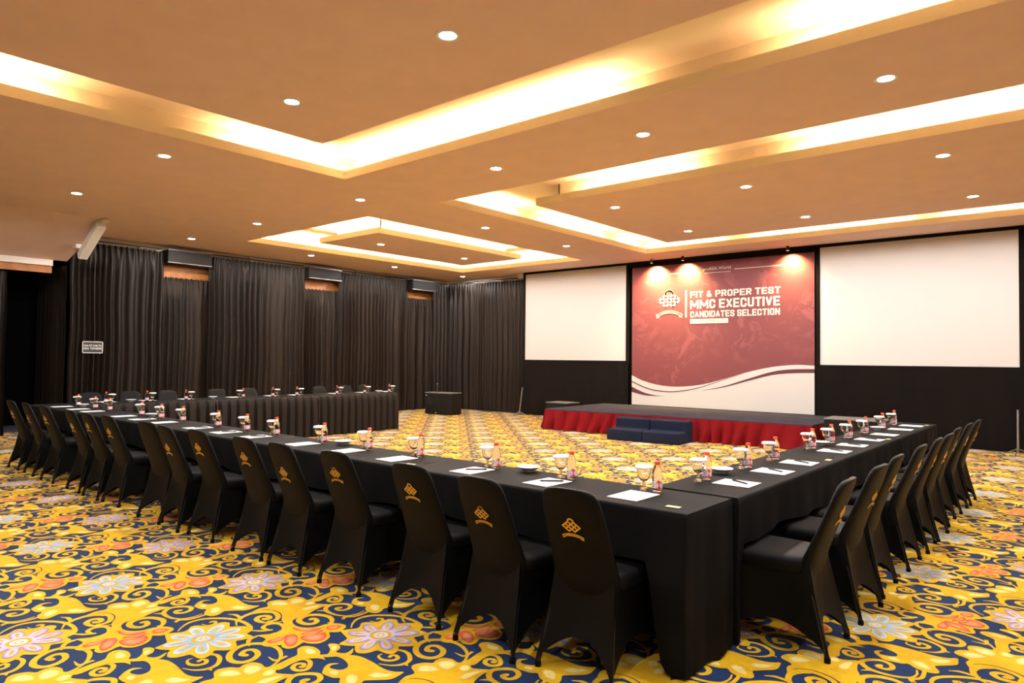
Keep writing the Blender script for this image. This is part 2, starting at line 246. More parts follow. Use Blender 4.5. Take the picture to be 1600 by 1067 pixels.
def carpet_cell(kind):
    V=[]; F=[]; C=[]; lay=[0]
    def nz(): lay[0]+=1; return 0.0006 + lay[0]*0.00006
    def poly(pts, col):
        z = nz(); b = len(V); 
        for p in pts: V.append((p[0],p[1],z)); C.append(col)
        for t in tessellate_polygon([[Vector((p[0],p[1],0)) for p in pts]]): F.append((b+t[0],b+t[1],b+t[2]))
    def blob(pts, co, ci, s=0.45):
        z = nz(); c = sum(pts)/len(pts); b = len(V); n = len(pts)
        for p in pts: V.append((p[0],p[1],z)); C.append(co)
        for p in pts: q = c+(p-c)*s; V.append((q[0],q[1],z)); C.append(ci)
        for i in range(n): F.append((b+i,b+(i+1)%n,b+n+i)); F.append((b+(i+1)%n,b+n+(i+1)%n,b+n+i))
        V.append((c[0],c[1],z)); C.append(ci)
        for i in range(n): F.append((b+n+i,b+n+(i+1)%n,b+2*n))
    def stroke(pts, w, col):
        z = nz(); P = smooth_open(pts); b = len(V); n = len(P)
        for i, p in enumerate(P):
            d = P[min(i+1,n-1)]-P[max(i-1,0)]; d = d/(np.linalg.norm(d)+1e-9); q = np.array((-d[1],d[0]))
            t = i/(n-1); ww = w*(0.35+0.9*min(1,t*3)*(0.75+0.25*sin(pi*t)))*(1 if t<0.93 else 1.25)*0.5*1.25
            for s in (1,-1): e = p+q*ww*s; V.append((e[0],e[1],z)); C.append(col)
        for i in range(n-1): F.append((b+2*i,b+2*i+1,b+2*i+3,b+2*i+2))
        if w > 0.013:
            c = P[-1]; k = 10; r = w*0.62; b = len(V)
            for j in range(k): V.append((c[0]+r*cos(2*pi*j/k), c[1]+r*sin(2*pi*j/k), z+0.00002)); C.append(col)
            F.append(tuple(b+j for j in range(k)))
    for w, pts in PAT['strokes']: stroke(pts, w*0.98, GOLD)
    for i, (k, pts) in enumerate(PAT['closed']): poly(smooth_closed(pts), GOLD)
    for k, pts in PAT['blobs']:
        P = smooth_closed(pts, 2)
        if k == 'pale': blob(P, GOLD, PALE, 0.62)
        else: blob(P, ORAN, PINK, 0.38)
    # the round flower: pale looped petals around a ringed heart
    p1, p2 = (WHITE, BLUE) if kind == 0 else (LAV, LAVW)
    def tear(c, tip, w, s0, s1, co, ci):
        d = tip-c; L = np.linalg.norm(d); d = d/L; q = np.array((-d[1],d[0])); A = c+d*L*s0; R = []
        for j in range(14):
            a = 2*pi*j/14; t = 0.5-0.5*cos(a); R.append(A + d*L*(s1-s0)*t + q*w*sin(a)*(0.55+0.75*t)*0.9)
        blob(R, co, ci, 0.6)
    O = np.array((0.0,0.0))
    for t in PAT['petals']:
        tip = np.array(t); tear(O, tip, 0.037, 0.10, 1.03, p1, p2)
    for t in PAT['petals']:
        tip = np.array(t); tear(O, tip, 0.010, 0.48, 0.82, GOLD, GOLD)
    def disc(r, co, ci): blob([np.array((r*cos(2*pi*j/16), r*sin(2*pi*j/16))) for j in range(16)], co, ci, 0.5)
    disc(0.075, p2, p2); disc(0.058, GOLD, GOLD2); disc(0.040, p2 if kind == 0 else WHITE, WHITE); disc(0.020, GOLD2, PALE); disc(0.010, WHITE, WHITE)
    return np.array(V), F, np.array(C)
def build_floor():
    A = np.array((0.637, 0.633)); B = np.array((-0.637, 0.633)); O = np.array((-3.497, 1.69))
    X0, X1, Y0, Y1 = -18.2, 4.3, -5.0, 15.2
    VV = [np.array([(X0,Y0,0),(X1,Y0,0),(X1,Y1,0),(X0,Y1,0)])]; FF = [(0,1,2,3)]; CC = [np.array([NAVY]*4)]; base = 4
    cells = [carpet_cell(0), carpet_cell(1)]
    cols = []
    for i in range(-30, 31):
        for j in range(-30, 31):
            c = O + A*i + B*j
            if not (X0+0.6 < c[0] < X1-0.6 and Y0+0.6 < c[1] < Y1-0.6): continue
            # only where the camera could plausibly see, plus a wide margin
            if c[1] < -0.9 or c[0] > 3.0 or (c[0] < -14.9) or c[1] > 14.2: continue
            V, F, C = cells[(i+j) % 2]
            VV.append(V + np.array((c[0], c[1], 0))); CC.append(C)
            FF += [tuple(base+q for q in f) for f in F]; base += len(V)
    V = np.concatenate(VV); C = np.concatenate(CC)
    me = bpy.data.meshes.new('floor'); me.from_pydata(V.tolist(), [], FF)
    ca = me.color_attributes.new('yarn', 'FLOAT_COLOR', 'POINT')
    ca.data.foreach_set('color', np.concatenate([C, np.ones((len(C),1))], 1).astype(np.float32).ravel())
    me.materials.append(MT['carpet'])
    bm = bmesh.new(); bm.from_mesh(me)
    for f in bm.faces:
        if f.normal.z < 0: f.normal_flip()
    bm.to_mesh(me); bm.free(); me.update()
    o = bpy.data.objects.new('floor', me); COL.objects.link(o); tag(o, kind='structure')
build_floor()

# ------------------------------------------------------------------ ceiling with recessed coves
# ring regions: (outer x0,x1,y0,y1),(island x0,x1,y0,y1)
XR, YB = 4.2, -4.9
RINGS = [((-7.32, XR, YB, 5.25), (-6.29, XR, YB, 4.22)),
         ((-7.32, XR, 6.91, 12.99), (-6.31, XR, 7.92, 12.01)),
         ((-12.79, -8.95, 6.88, 12.96), (-11.81, -9.96, 7.90, 11.97))]
def inr(x, y, r): return r[0] < x < r[1] and r[2] < y < r[3]
def hole(x, y): return any(inr(x, y, o) and not inr(x, y, i) for o, i in RINGS)
def ceiling():
    xs = sorted({-14.85, -12.68, XR} | {v for o, i in RINGS for v in (o[0], o[1], i[0], i[1])})
    ys = sorted({YB, 4.33, 14.35} | {v for o, i in RINGS for v in (o[2], o[3], i[2], i[3])})
    m = MB()
    for a, b in zip(xs, xs[1:]):
        for c, d in zip(ys, ys[1:]):
            x, y = (a+b)/2, (c+d)/2
            if hole(x, y) or (x < -12.68 and y < 4.33): continue
            m.box(a, b, c, d, CEIL, CEIL+0.015)
    o = m.build('ceiling', 'ceil'); tag(o, kind='structure')
    # lips and cove back walls
    lip = MB(); back = MB(); H = 0.105; T = 0.018; D = 0.24; TOP = 4.06
    def edges(r, sgn):
        x0, x1, y0, y1 = r; s = sgn; ext = T if s < 0 else 0
        E_ = []
        if x0 > -14: E_.append(('x', x0, y0, y1, -s))
        if x1 < XR-0.01: E_.append(('x', x1, y0, y1, s))
        if y0 > YB+0.01: E_.append(('y', y0, x0, x1, -s))
        if y1 < 14: E_.append(('y', y1, x0, x1, s))
        return E_
    for out, isl in RINGS:
        for r, s in ((out, 1), (isl, -1)):
            for ax, c, a, b, d in edges(r, s):
                # d: direction away from the groove
                e = D*0.999 if s > 0 else -D
                c0, c1 = sorted((c - d*0.003, c + d*T)); w0, w1 = sorted((c + d*D, c + d*(D+0.02)))
                la, lb = (a, b) if s < 0 else (a, b)
                if ax == 'x':
                    lip.box(c0, c1, la, lb, CEIL+0.0005, CEIL+H); back.box(w0, w1, max(YB, a-e), b+e, CEIL+0.016, TOP)
                else:
                    lip.box(la, lb, c0, c1, CEIL+0.0005, CEIL+H); back.box(a-e, min(XR, b+e), w0, w1, CEIL+0.016, TOP)
    tag(lip.build('trim_1', 'cove'), kind='structure'); tag(back.build('trim_2', 'cove'), kind='structure')
    t = MB(); t.box(-14.85, XR, YB, 14.35, TOP, TOP+0.02); tag(t.build('trim_3', 'cove'), kind='structure')
ceiling()
def strips():
    z0, z1 = CEIL+0.022, CEIL+0.055
    o = 0.085
    # (axis, coordinate of lip, direction away from groove, [(a,b)...], words)
    S = [('x', -7.32, -1, [(-3.2, 2.05), (3.75, 5.2)], 'behind left lip of the nearest large cove'),
         ('y', 5.25, 1, [(-7.3, -3.30), (-1.75, 0.6)], 'behind far lip of the nearest large cove'),
         ('x', -7.32, -1, [(7.55, 8.95), (9.55, 11.7), (12.2, 12.9)], 'behind left lip of the stage-side cove'),
         ('y', 12.99, 1, [(-7.3, -5.7), (-5.1, -2.4), (-1.9, 0.8)], 'behind far lip of the stage-side cove'),
         ('y', 7.92, 1, [(-5.6, -3.9), (-2.6, 0.9)], 'on near edge of the stage-side hanging panel'),
         ('x', -12.79, -1, [(6.95, 9.85), (10.0, 12.9)], 'behind curtain-side lip of the small cove'),
         ('y', 12.96, 1, [(-12.7, -10.9), (-10.8, -9.0)], 'behind the far lip of the small cove'),
         ('x', -8.95, 1, [(6.95, 9.85), (10.0, 12.9)], 'behind the right lip of the small cove'),
         ('y', 6.88, -1, [(-12.2, -10.9), (-10.8, -9.0)], 'behind the near lip of the small cove'),
         ('x', -11.81, 1, [(8.0, 11.9)], 'on the left edge of the small hanging panel'),
         ('x', -9.96, -1, [(8.0, 11.9)], 'on the right edge of the small hanging panel'),
         ('y', 7.90, 1, [(-11.7, -10.05)], 'on the near edge of the small hanging panel'),
         ('y', 11.97, -1, [(-11.7, -10.05)], 'on the far edge of the small hanging panel')]
    for ax, c, d, segs, words in S:
        for i, (a, b) in enumerate(segs):
            c0, c1 = sorted((c+d*o, c+d*(o+0.03))); m = MB(); tr = MB()
            if ax == 'x': m.box(c0, c1, a, b, z0, z1); tr.box(c0-0.01, c1+0.01, a, b, CEIL+0.0155, z0)
            else: m.box(a, b, c0, c1, z0, z1); tr.box(a, b, c0-0.01, c1+0.01, CEIL+0.0155, z0)
            e = empty('cove_light', ((c0+c1)/2 if ax == 'x' else (a+b)/2, (c0+c1)/2 if ax == 'y' else (a+b)/2, CEIL+0.0155))
            q = (ORD[i] + ' from camera, ') if (len(segs) > 1 and ax == 'x') else ((ORD[i] + ' from left, ') if len(segs) > 1 else '')
            tag(e, (q + 'warm strip light' + ' ' + words), 'strip light', 'warm strip lights in the ceiling coves')
            for mm, nm, mt in ((m, 'tube', 'strip2' if 'small' in words else 'strip'), (tr, 'mounting_channel', 'trim')):
                ob = mm.build(nm, mt, e); ob.location = [-v for v in e.location]
strips()
# downlights
def downlight_proto():
    e = empty('downlight')
    r = MB(); r.lathe([(0.062, -0.004), (0.088, -0.006), (0.092, 0.0), (0.062, 0.0)], 28, closed=False); r.build('lamp_ring', 'trim', e, smooth=True)
    d = MB(); d.lathe([(0.0, 0.0005), (0.063, 0.0005)], 28, closed=False); 
    d = MB(); d.lathe([(0.063, -0.003), (0.063, 0.001)], 28); d.build('lamp_lens', 'lamp', e)
    return e
DL = downlight_proto(); dk = kidmap(DL, {})
xs_ = [-13.4, -10.95, -8.09, -5.46, -3.47, -1.27, 1.2]
rows = [(0.5, 'unseen'), (3.34, 'nearest'), (6.08, 'second'), (8.75, 'third'), (11.15, 'fourth'), (13.58, 'farthest')]
colw = ['over the long curtain wall', 'over the left table', 'just right of the left tables', 'over the open carpet', 'right of the middle', 'over the right table', 'beyond the right table']
first = True
DOWN_LAMPS = []
for yi, (y, rw) in enumerate(rows):
    for xi, x in enumerate(xs_):
        if x < -12 and y < 4.5: continue
        if y > 13 and xi not in (0,): continue
        if hole(x, y): continue
        e = DL if first else fast_copy(DL, dk); first = False
        e.location = (x, y, CEIL)
        tag(e, 'recessed downlight ' + colw[xi] + (', %s row from the camera' % rw if rw != 'unseen' else ', row above the viewer'), 'ceiling light', 'recessed ceiling downlights')
        L_ = bpy.data.lights.new('downlight_beam', 'SPOT') if not DOWN_LAMPS else DOWN_LAMPS[0]
        if not DOWN_LAMPS:
            L_.energy = DOWN_POWER; L_.color = DOWN_COL; L_.spot_size = radians(178); L_.spot_blend = 0.10; L_.shadow_soft_size = 0.06; DOWN_LAMPS.append(L_)
        lo = bpy.data.objects.new('lamp_beam', L_); COL.objects.link(lo); lo.parent = e; lo.location = (0, 0, -0.012)

# ------------------------------------------------------------------ walls
def wall(name, mt, *b): return tag(MB().box(*b).build(name, mt), kind='structure')
wall('wall_left', 'wood', -14.95, -14.85, 4.40, 14.35, 0, 4.1)
wall('wall_back', 'wood', -14.95, XR, 14.35, 14.45, 0, 4.1)
wall('wall_right', 'plain', XR, XR+0.1, YB, 14.45, 0, 4.1)
wall('wall_front', 'plain', -18, XR+0.1, YB-0.1, YB, 0, 4.1)
wall('wall_alcove', 'dark', -16.9, -16.8, YB, 4.5, 0, 3.4)
wall('wall_alcove_side', 'dark', -16.9, -14.85, 4.40, 4.5, 0, 3.9)
# sloping soffit over the left alcove
sl = MB(); x0, z0, x1, z1 = -12.68, CEIL, -14.62, 3.19
sl.add([(x0, YB, z0), (x1, YB, z1), (x1, 4.33, z1), (x0, 4.33, z0), (x0, YB, z0+0.03), (x1, YB, z1+0.03), (x1, 4.33, z1+0.03), (x0, 4.33, z0+0.03)],
       [(0,1,2,3),(7,6,5,4),(0,3,7,4),(1,5,6,2),(3,2,6,7),(0,4,5,1)])
tag(sl.build('ceiling_slope', 'ceil'), kind='structure')
wall('trim_4', 'white', -14.70, -14.60, YB, 4.10, 3.08, 3.19)
wall('trim_5', 'wood', -14.74, -14.66, YB, 4.10, 2.95, 3.08)
wall('wall_gable', 'dark', -14.85, -12.68, 4.36, 4.40, 3.15, CEIL-0.001) if False else None
# cornice under the ceiling along the curtain walls
c = MB(); c.box(-14.85, -14.74, 4.75, 14.35, 3.665, CEIL); c.box(-14.85, -14.78, 4.75, 14.35, 3.60, 3.665); c.box(-14.74, -11.6, 14.24, 14.35, 3.665, CEIL); c.box(-14.78, -11.6, 14.28, 14.35, 3.60, 3.665)
tag(c.build('trim_6', 'white', bevel=0.01), kind='structure')
# sloping white fascia beam at the end of the alcove slope
bmx = MB(); A_ = Vector((-12.75, 4.28, 3.70)); B_ = Vector((-13.62, 4.28, 3.24)); n_ = (B_-A_).normalized(); p_ = Vector((-n_.z, 0, n_.x))
if p_.z > 0: p_ = -p_
vs = []
for yy in (4.18, 4.33):
    for P_, q_ in ((A_, 0), (B_, 0), (B_, 1), (A_, 1)):
        v = P_ + p_*0.13*q_; vs.append((v.x, yy, v.z))
bmx.add(vs, [(0,1,2,3),(7,6,5,4),(0,4,5,1),(1,5,6,2),(2,6,7,3),(3,7,4,0)])
tag(bmx.build('trim_7', 'white', bevel=0.012), kind='structure')
tag(MB().box(-13.95, -13.75, 4.2, 4.33, 3.34, 3.42).box(-12.95, -12.55, 4.22, 4.33, 3.66, 3.72).build('trim_8', 'white', bevel=0.02), kind='structure')

# ------------------------------------------------------------------ curtains
def curtain(p0, p1, top, bottom, pitch, depth, seed, name='curtain', head=0.035, mt='curtain', puddle=0.0):
    R = random.Random(seed); p0 = np.array(p0); p1 = np.array(p1); d = p1-p0; L = np.linalg.norm(d); d = d/L; nrm = np.array((d[1], -d[0]))
    n = int(L/0.016); ph = [R.uniform(0, 6.28) for _ in range(8)]
    ph0 = np.linspace(0, L, n+1)
    warp = ph0 + 1.1*pitch*np.sin(ph0*2.3+ph[0]) + 0.45*pitch*np.sin(ph0*5.1+ph[1])
    fold = np.sin(2*pi*warp/pitch); fine = np.sin(2*pi*ph0/0.105 + ph[2])
    wide = np.sin(ph0*1.7+ph[3])
    ZS = [0, 0.02, 0.05, 0.1, 0.18, 0.3, 0.5, 0.8, 1.2, 1.7, 2.3, 2.9, 3.3, 3.6, 9]
    P = []
    for zi, dz in enumerate(ZS):
        z = max(bottom, top-dz); t = min(1, (top-z)/0.5); row = []
        low = (z-bottom)/(top-bottom)
        for k in range(n+1):
            f = fold[k]*np.sign(1)*(abs(fold[k])**-0.25 if fold[k] else 1)
            amp = depth*(0.35+0.65*t)*(1+0.25*wide[k])*(1+0.15*(1-low))
            off = amp*f*t + (1-t)*0.022*fine[k] + 0.006*sin(9*z+warp[k]*3) + puddle*(1-low)**6
            zz = z
            if zi == 0: zz = top - head*abs(fine[k])**1.3
            if zi == 1: zz = top - 0.02 - head*0.9*abs(fine[k])**1.3
            if zi == 2: zz = top - 0.05 - head*0.6*abs(fine[k])
            sw = 0.012*sin(3*z+ph[4]+ph0[k]*2)*t
            P_ = p0 + d*(ph0[k]+sw) + nrm*off; row.append((P_[0], P_[1], zz))
        P.append(row)
        if z <= bottom: break
    mb = MB(); mb.grid(P); return mb.build(name, mt, smooth=True, fix=False)
XC = -14.58
panels = [(4.38, 6.06, 3.60, 'black pleated curtain at the alcove corner, behind the white warning sign'),
          (6.00, 7.20, 3.10, 'short black curtain below the leftmost dark air conditioner'),
          (7.00, 9.36, 3.62, 'wide black curtain between the left and middle air conditioners'),
          (9.30, 10.55, 3.14, 'short black curtain below the middle air conditioner'),
          (10.34, 12.62, 3.62, 'wide black curtain between the middle and far air conditioners'),
          (12.50, 13.85, 3.16, 'short black curtain below the farthest air conditioner'),
          (13.56, 14.30, 3.60, 'narrow bluish black curtain reaching the far room corner')]
for i, (a, b, zt, lb) in enumerate(panels):
    x = XC - (0.09 if i % 2 else 0.0)
    o = curtain((x, a), (x, b), zt, 0.012, 0.145, 0.034, 20+i); tag(o, lb, 'curtain', 'black curtains on the walls')
o = curtain((-14.50, 14.16), (-11.50, 14.16), 3.60, 0.012, 0.16, 0.036, 40); tag(o, 'black pleated curtain on the stage wall, left of the left screen', 'curtain', 'black curtains on the walls')
o = curtain((-14.66, -1.5), (-14.66, 3.42), 2.94, 0.012, 0.2, 0.045, 41); tag(o, 'black curtain at the left edge beside the dark alcove opening', 'curtain', 'black curtains on the walls')
# return of the corner curtain into the alcove, and its sloping head
o = curtain((-16.2, 4.33), (-14.60, 4.33), 3.12, 0.012, 0.2, 0.03, 42, head=0.01); tag(o, 'black curtain on the end wall of the dark alcove', 'curtain', 'black curtains on the walls')
g = MB(); g.add([(-14.60, 4.345, 3.0), (-12.95, 4.345, 3.62), (-12.95, 4.375, 3.62), (-14.60, 4.375, 3.0)], [(0,1,2,3)]) if False else None
# rails
def rail(name, pts, lb):
    e = empty(name, pts[0]); m = MB(); m.tube([Vector(p)-Vector(pts[0]) for p in pts], 0.012, 8); m.build('rod', 'blackmetal', e, smooth=True)
    a = Vector(pts[0]); b = Vector(pts[-1]); L = (b-a).length; n = max(2, int(L/1.1))
    wallside = Vector((-1, 0, 0)) if abs(b.x-a.x) < 0.1 else Vector((0, 1, 0))
    for k in range(n):
        p = (b-a)*((k+0.5)/n); q = p + wallside*0.2
        m = MB(); m.tube([p, q], 0.008, 6); m.build('bracket', 'steel', e)
    tag(e, lb, 'curtain rail', 'curtain rails')
rail('curtain_rail', [(XC, 4.45, 3.632), (XC, 6.0, 3.632)], 'black curtain rail above the curtain at the alcove corner')
rail('curtain_rail', [(XC, 7.03, 3.648), (XC, 9.33, 3.648)], 'black curtain rail between the left and middle air conditioners')
rail('curtain_rail', [(XC, 10.37, 3.648), (XC, 12.6, 3.648)], 'black curtain rail between the middle and far air conditioners')
rail('curtain_rail', [(XC, 13.6, 3.632), (XC, 14.14, 3.632)], 'short black curtain rail at the far room corner')
rail('curtain_rail', [(-14.5, 14.16, 3.632), (-11.80, 14.16, 3.632)], 'black curtain rail on the stage wall left of the screens')
# cream plaster brackets (pelmet ends)
for y in (8.02, 10.98):
    tag(MB().box(-14.85, -14.66, y-0.05, y+0.05, 3.60, 3.728).build('pelmet_block', 'white', bevel=0.01), 'cream pelmet block under the ceiling, %s of two' % ('nearer' if y < 9 else 'farther'), 'moulding', 'pelmet blocks')
tag(MB().box(-11.75, -11.55, 13.98, 14.22, 3.60, 3.728).build('pelmet_block', 'white', bevel=0.01), 'cream pelmet block beside the top corner of the left screen', 'moulding', 'pelmet blocks')

# air conditioners
def aircon(y0, y1, lb):
    e = empty('air_conditioner', (-14.84, (y0+y1)/2, 3.36)); w = (y1-y0)/2
    MB().box(0.0, 0.40, -w, w, 0.0, 0.27).build('body', 'acbody', e, bevel=0.015)
    MB().box(0.402, 0.412, -w+0.03, w-0.02, 0.025, 0.245).build('front_panel', 'acbody', e, bevel=0.003)
    t = MB(); t.box(0.395, 0.418, -w, w, 0.258, 0.272); t.box(0.395, 0.418, -w, w, 0.0, 0.012); t.build('edge_strip', 'steel', e)
    MB().box(0.06, 0.36, -w+0.08, w-0.08, -0.012, -0.0005).build('air_outlet', 'grille', e)
    tag(e, lb, 'air conditioner', 'dark air conditioners above the curtains')
aircon(6.08, 7.0, 'dark wall air conditioner nearest the camera, above the left curtains')
aircon(9.38, 10.32, 'middle dark wall air conditioner above the left curtains')
aircon(12.66, 13.56, 'farthest dark wall air conditioner, near the room corner')

# warning sign pinned on the curtain
def text_mesh(body, size, mt, name, parent, loc, rot, width=None, off=0.0, extr=0.0, height=None, align='LEFT', font_space=1.0):
    cu = bpy.data.curves.new(name, 'FONT'); cu.body = body; cu.size = size; cu.offset = off; cu.extrude = extr; cu.align_x = align; cu.space_character = font_space; cu.resolution_u = 4
    to = bpy.data.objects.new('tmp_text', cu); COL.objects.link(to)
    bpy.context.view_layer.update()
    me = bpy.data.meshes.new_from_object(to.evaluated_get(bpy.context.evaluated_depsgraph_get()))
    bpy.data.objects.remove(to)
    co = np.empty(len(me.vertices)*3, np.float32); me.vertices.foreach_get('co', co); co = co.reshape(-1, 3)
    if width: s = width/(co[:,0].max()-co[:,0].min()); co[:,0] = (co[:,0]-(co[:,0].min()))*s + (0 if align == 'LEFT' else -width/2)
    if height: s = height/(co[:,1].max()-co[:,1].min()); co[:,1] = (co[:,1]-co[:,1].min())*s
    me.vertices.foreach_set('co', co.ravel()); me.materials.clear(); me.materials.append(MT[mt]); me.update()
    o = bpy.data.objects.new(name, me); COL.objects.link(o); o.parent = parent; o.location = loc; o.rotation_euler = rot
    return o
sg = empty('warning_sign', (-14.522, 4.762, 1.595), radians(0))
MB().box(-0.006, 0.006, -0.177, 0.177, -0.112, 0.112).build('board', 'signblack', sg)
fr = MB()
for a in ((-0.177, 0.177, 0.098, 0.112), (-0.177, 0.177, -0.112, -0.098), (-0.177, -0.163, -0.112, 0.112), (0.163, 0.177, -0.112, 0.112)): fr.box(0.0062, 0.010, a[0], a[1], a[2], a[3])
fr.build('border', 'signwhite', sg)
RX = (radians(90), 0, radians(90))
SIGN_TODO = sg
tag(sg, 'small black sign with white border and text pinned on the left curtain', 'sign')

# ------------------------------------------------------------------ stage wall: drape, screens, banner
YW = 14.0
dr = MB(); R_ = random.Random(5); P = []
xs2 = np.linspace(-11.52, 0.05, 240)
for z in (0.01, 0.2, 0.6, 1.2, 2.2, 3.2, 3.725):
    P.append([(x, YW+0.07+0.012*sin(x*6)+0.006*sin(x*17+z*2)-0.10*max(0, 1-(x+11.52)*2.0)*max(0, 0.6-z), z) for x in xs2])
dr.grid(P); o = dr.build('stage_drape', 'dress', smooth=True, fix=False); tag(o, 'plain black drape covering the wall behind stage, screens and banner', 'drape')
def screen(x0, x1, z0, z1, lb, legx):
    cx = (x0+x1)/2; e = empty('projection_screen', (cx, YW, 0)); w = (x1-x0)/2
    MB().box(-w, w, -0.004, 0.004, z0, z1).build('screen_fabric', 'screen', e)
    b = 0.07; m = MB(); top = min(3.715, z1+b)
    m.box(-w-b, -w, -0.02, 0.02, z0-b, top); m.box(w, w+b, -0.02, 0.02, z0-b, top); m.box(-w, w, -0.02, 0.02, z1, top); m.box(-w, w, -0.02, 0.02, z0-b, z0)
    m.build('frame', 'dress', e)
    P = []
    for z in (0.012, 0.3, 0.7, 1.1, z0-b+0.01):
        P.append([(-w-b+2*(w+b)*k/80, -0.028+0.006*sin(k*0.5)+0.004*sin(k*1.3+z*3), z) for k in range(81)])
    m = MB(); m.grid(P); m.build('dress_skirt', 'dress', e, smooth=True, fix=False)
    tag(e, lb, 'projection screen', 'projection screens')
screen(-11.47, -8.41, 1.437, 3.695, 'narrow-looking white projection screen left of the banner', 0)
screen(-4.085, -0.97, 1.398, 3.672, 'large white projection screen right of the banner', 0)
# floor legs of the screens
def stand(x, y, lean, lb):
    e = empty('screen_stand', (x, y, 0)); m = MB(); m.tube([(0, 0, 0.03), (lean, 0.02, 0.72)], 0.018, 8); m.build('pole', 'steel', e, smooth=True)
    for a in (0.4, 2.4, 4.6):
        m = MB(); m.tube([(0, 0, 0.10), (0.2*cos(a), 0.2*sin(a), 0.014)], 0.010, 6); m.build('leg', 'steel', e, smooth=True)
    tag(e, lb, 'stand', 'screen stands')
stand(-0.975, 13.62, 0.0, 'grey metal screen stand at the right edge of the right screen')
stand(-11.36, 13.64, 0.09, 'thin leaning metal stand leg on the carpet at the left screen')

bn = empty('banner', (-6.23, YW-0.012, 0.0))
BX0, BX1, BZ0, BZ1 = -8.245, -4.185, 0.425, 3.60
def bx(x): return x + 6.23
MB().box(bx(BX0), bx(BX1), -0.004, 0.004, BZ0, BZ1).build('printed_cloth', 'banner', bn)
def ribbon(lo, hi, mt, name, dy):
    xs = np.linspace(0, 1, 60); m = MB()
    A = [(bx(BX0+(BX1-BX0)*t), -dy, lo(t)) for t in xs]; Bq = [(bx(BX0+(BX1-BX0)*t), -dy, hi(t)) for t in xs]
    m.grid([A, Bq]); return m.build(name, mt, bn, fix=False)
def itp(pts):
    X = [p[0] for p in pts]; Z = [p[1] for p in pts]
    def f(x):
        # smooth cubic through points
        i = max(0, min(len(X)-2, next((k for k in range(len(X)-1) if x <= X[k+1]), len(X)-2)))
        def s(k): 
            k0, k1 = max(0, k-1), min(len(X)-1, k+1); return (Z[k1]-Z[k0])/(X[k1]-X[k0])
        h = X[i+1]-X[i]; t = (x-X[i])/h
        return (2*t**3-3*t**2+1)*Z[i]+(t**3-2*t*t+t)*h*s(i)+(-2*t**3+3*t*t)*Z[i+1]+(t**3-t*t)*h*s(i+1)
    return f
topw = itp([(0,1.106),(0.07,0.987),(0.19,0.888),(0.30,0.878),(0.43,0.943),(0.55,1.074),(0.67,1.223),(0.79,1.336),(0.905,1.39),(1,1.38)])
ribbon(lambda t: BZ0+0.002, topw, 'offwhite', 'white_wave', 0.0055)
l1 = itp([(0,0.965),(0.1,0.80),(0.22,0.735),(0.35,0.76),(0.5,0.90),(0.65,1.13),(0.66,1.14)])
def clampw(f, a, b, w0):
    return (lambda t: f(min(max(t,a),b)) ), (lambda t: f(min(max(t,a),b)) + w0(t))
def ribbon2(f, a, b, w, name, dy):
    xs = np.linspace(a, b, 50); m = MB()
    A = [(bx(BX0+(BX1-BX0)*t), -dy, f(t)) for t in xs]; Bq = [(bx(BX0+(BX1-BX0)*t), -dy, f(t)+w((t-a)/(b-a))) for t in xs]
    m.grid([A, Bq]); return m.build(name, 'banmar', bn, fix=False)
ribbon2(itp([(0,0.945),(0.1,0.80),(0.19,0.748),(0.28,0.758),(0.40,0.85),(0.52,1.01),(0.65,1.195)]), 0, 0.65, lambda s: 0.026*(1-s)**0.5+0.001, 'maroon_swoosh', 0.0075)
ribbon2(itp([(0,0.715),(0.08,0.655),(0.15,0.645),(0.22,0.650)]), 0, 0.215, lambda s: 0.125*(1-s)**1.6+0.001, 'maroon_swoosh', 0.0076)
ribbon2(itp([(0.42,0.80),(0.55,0.90),(0.68,1.05),(0.80,1.18),(0.9,1.225),(1,1.237)]), 0.42, 1.0, lambda s: 0.078*min(1, s*1.3)+0.001, 'maroon_swoosh', 0.0077)
RB = (radians(90), 0, 0)
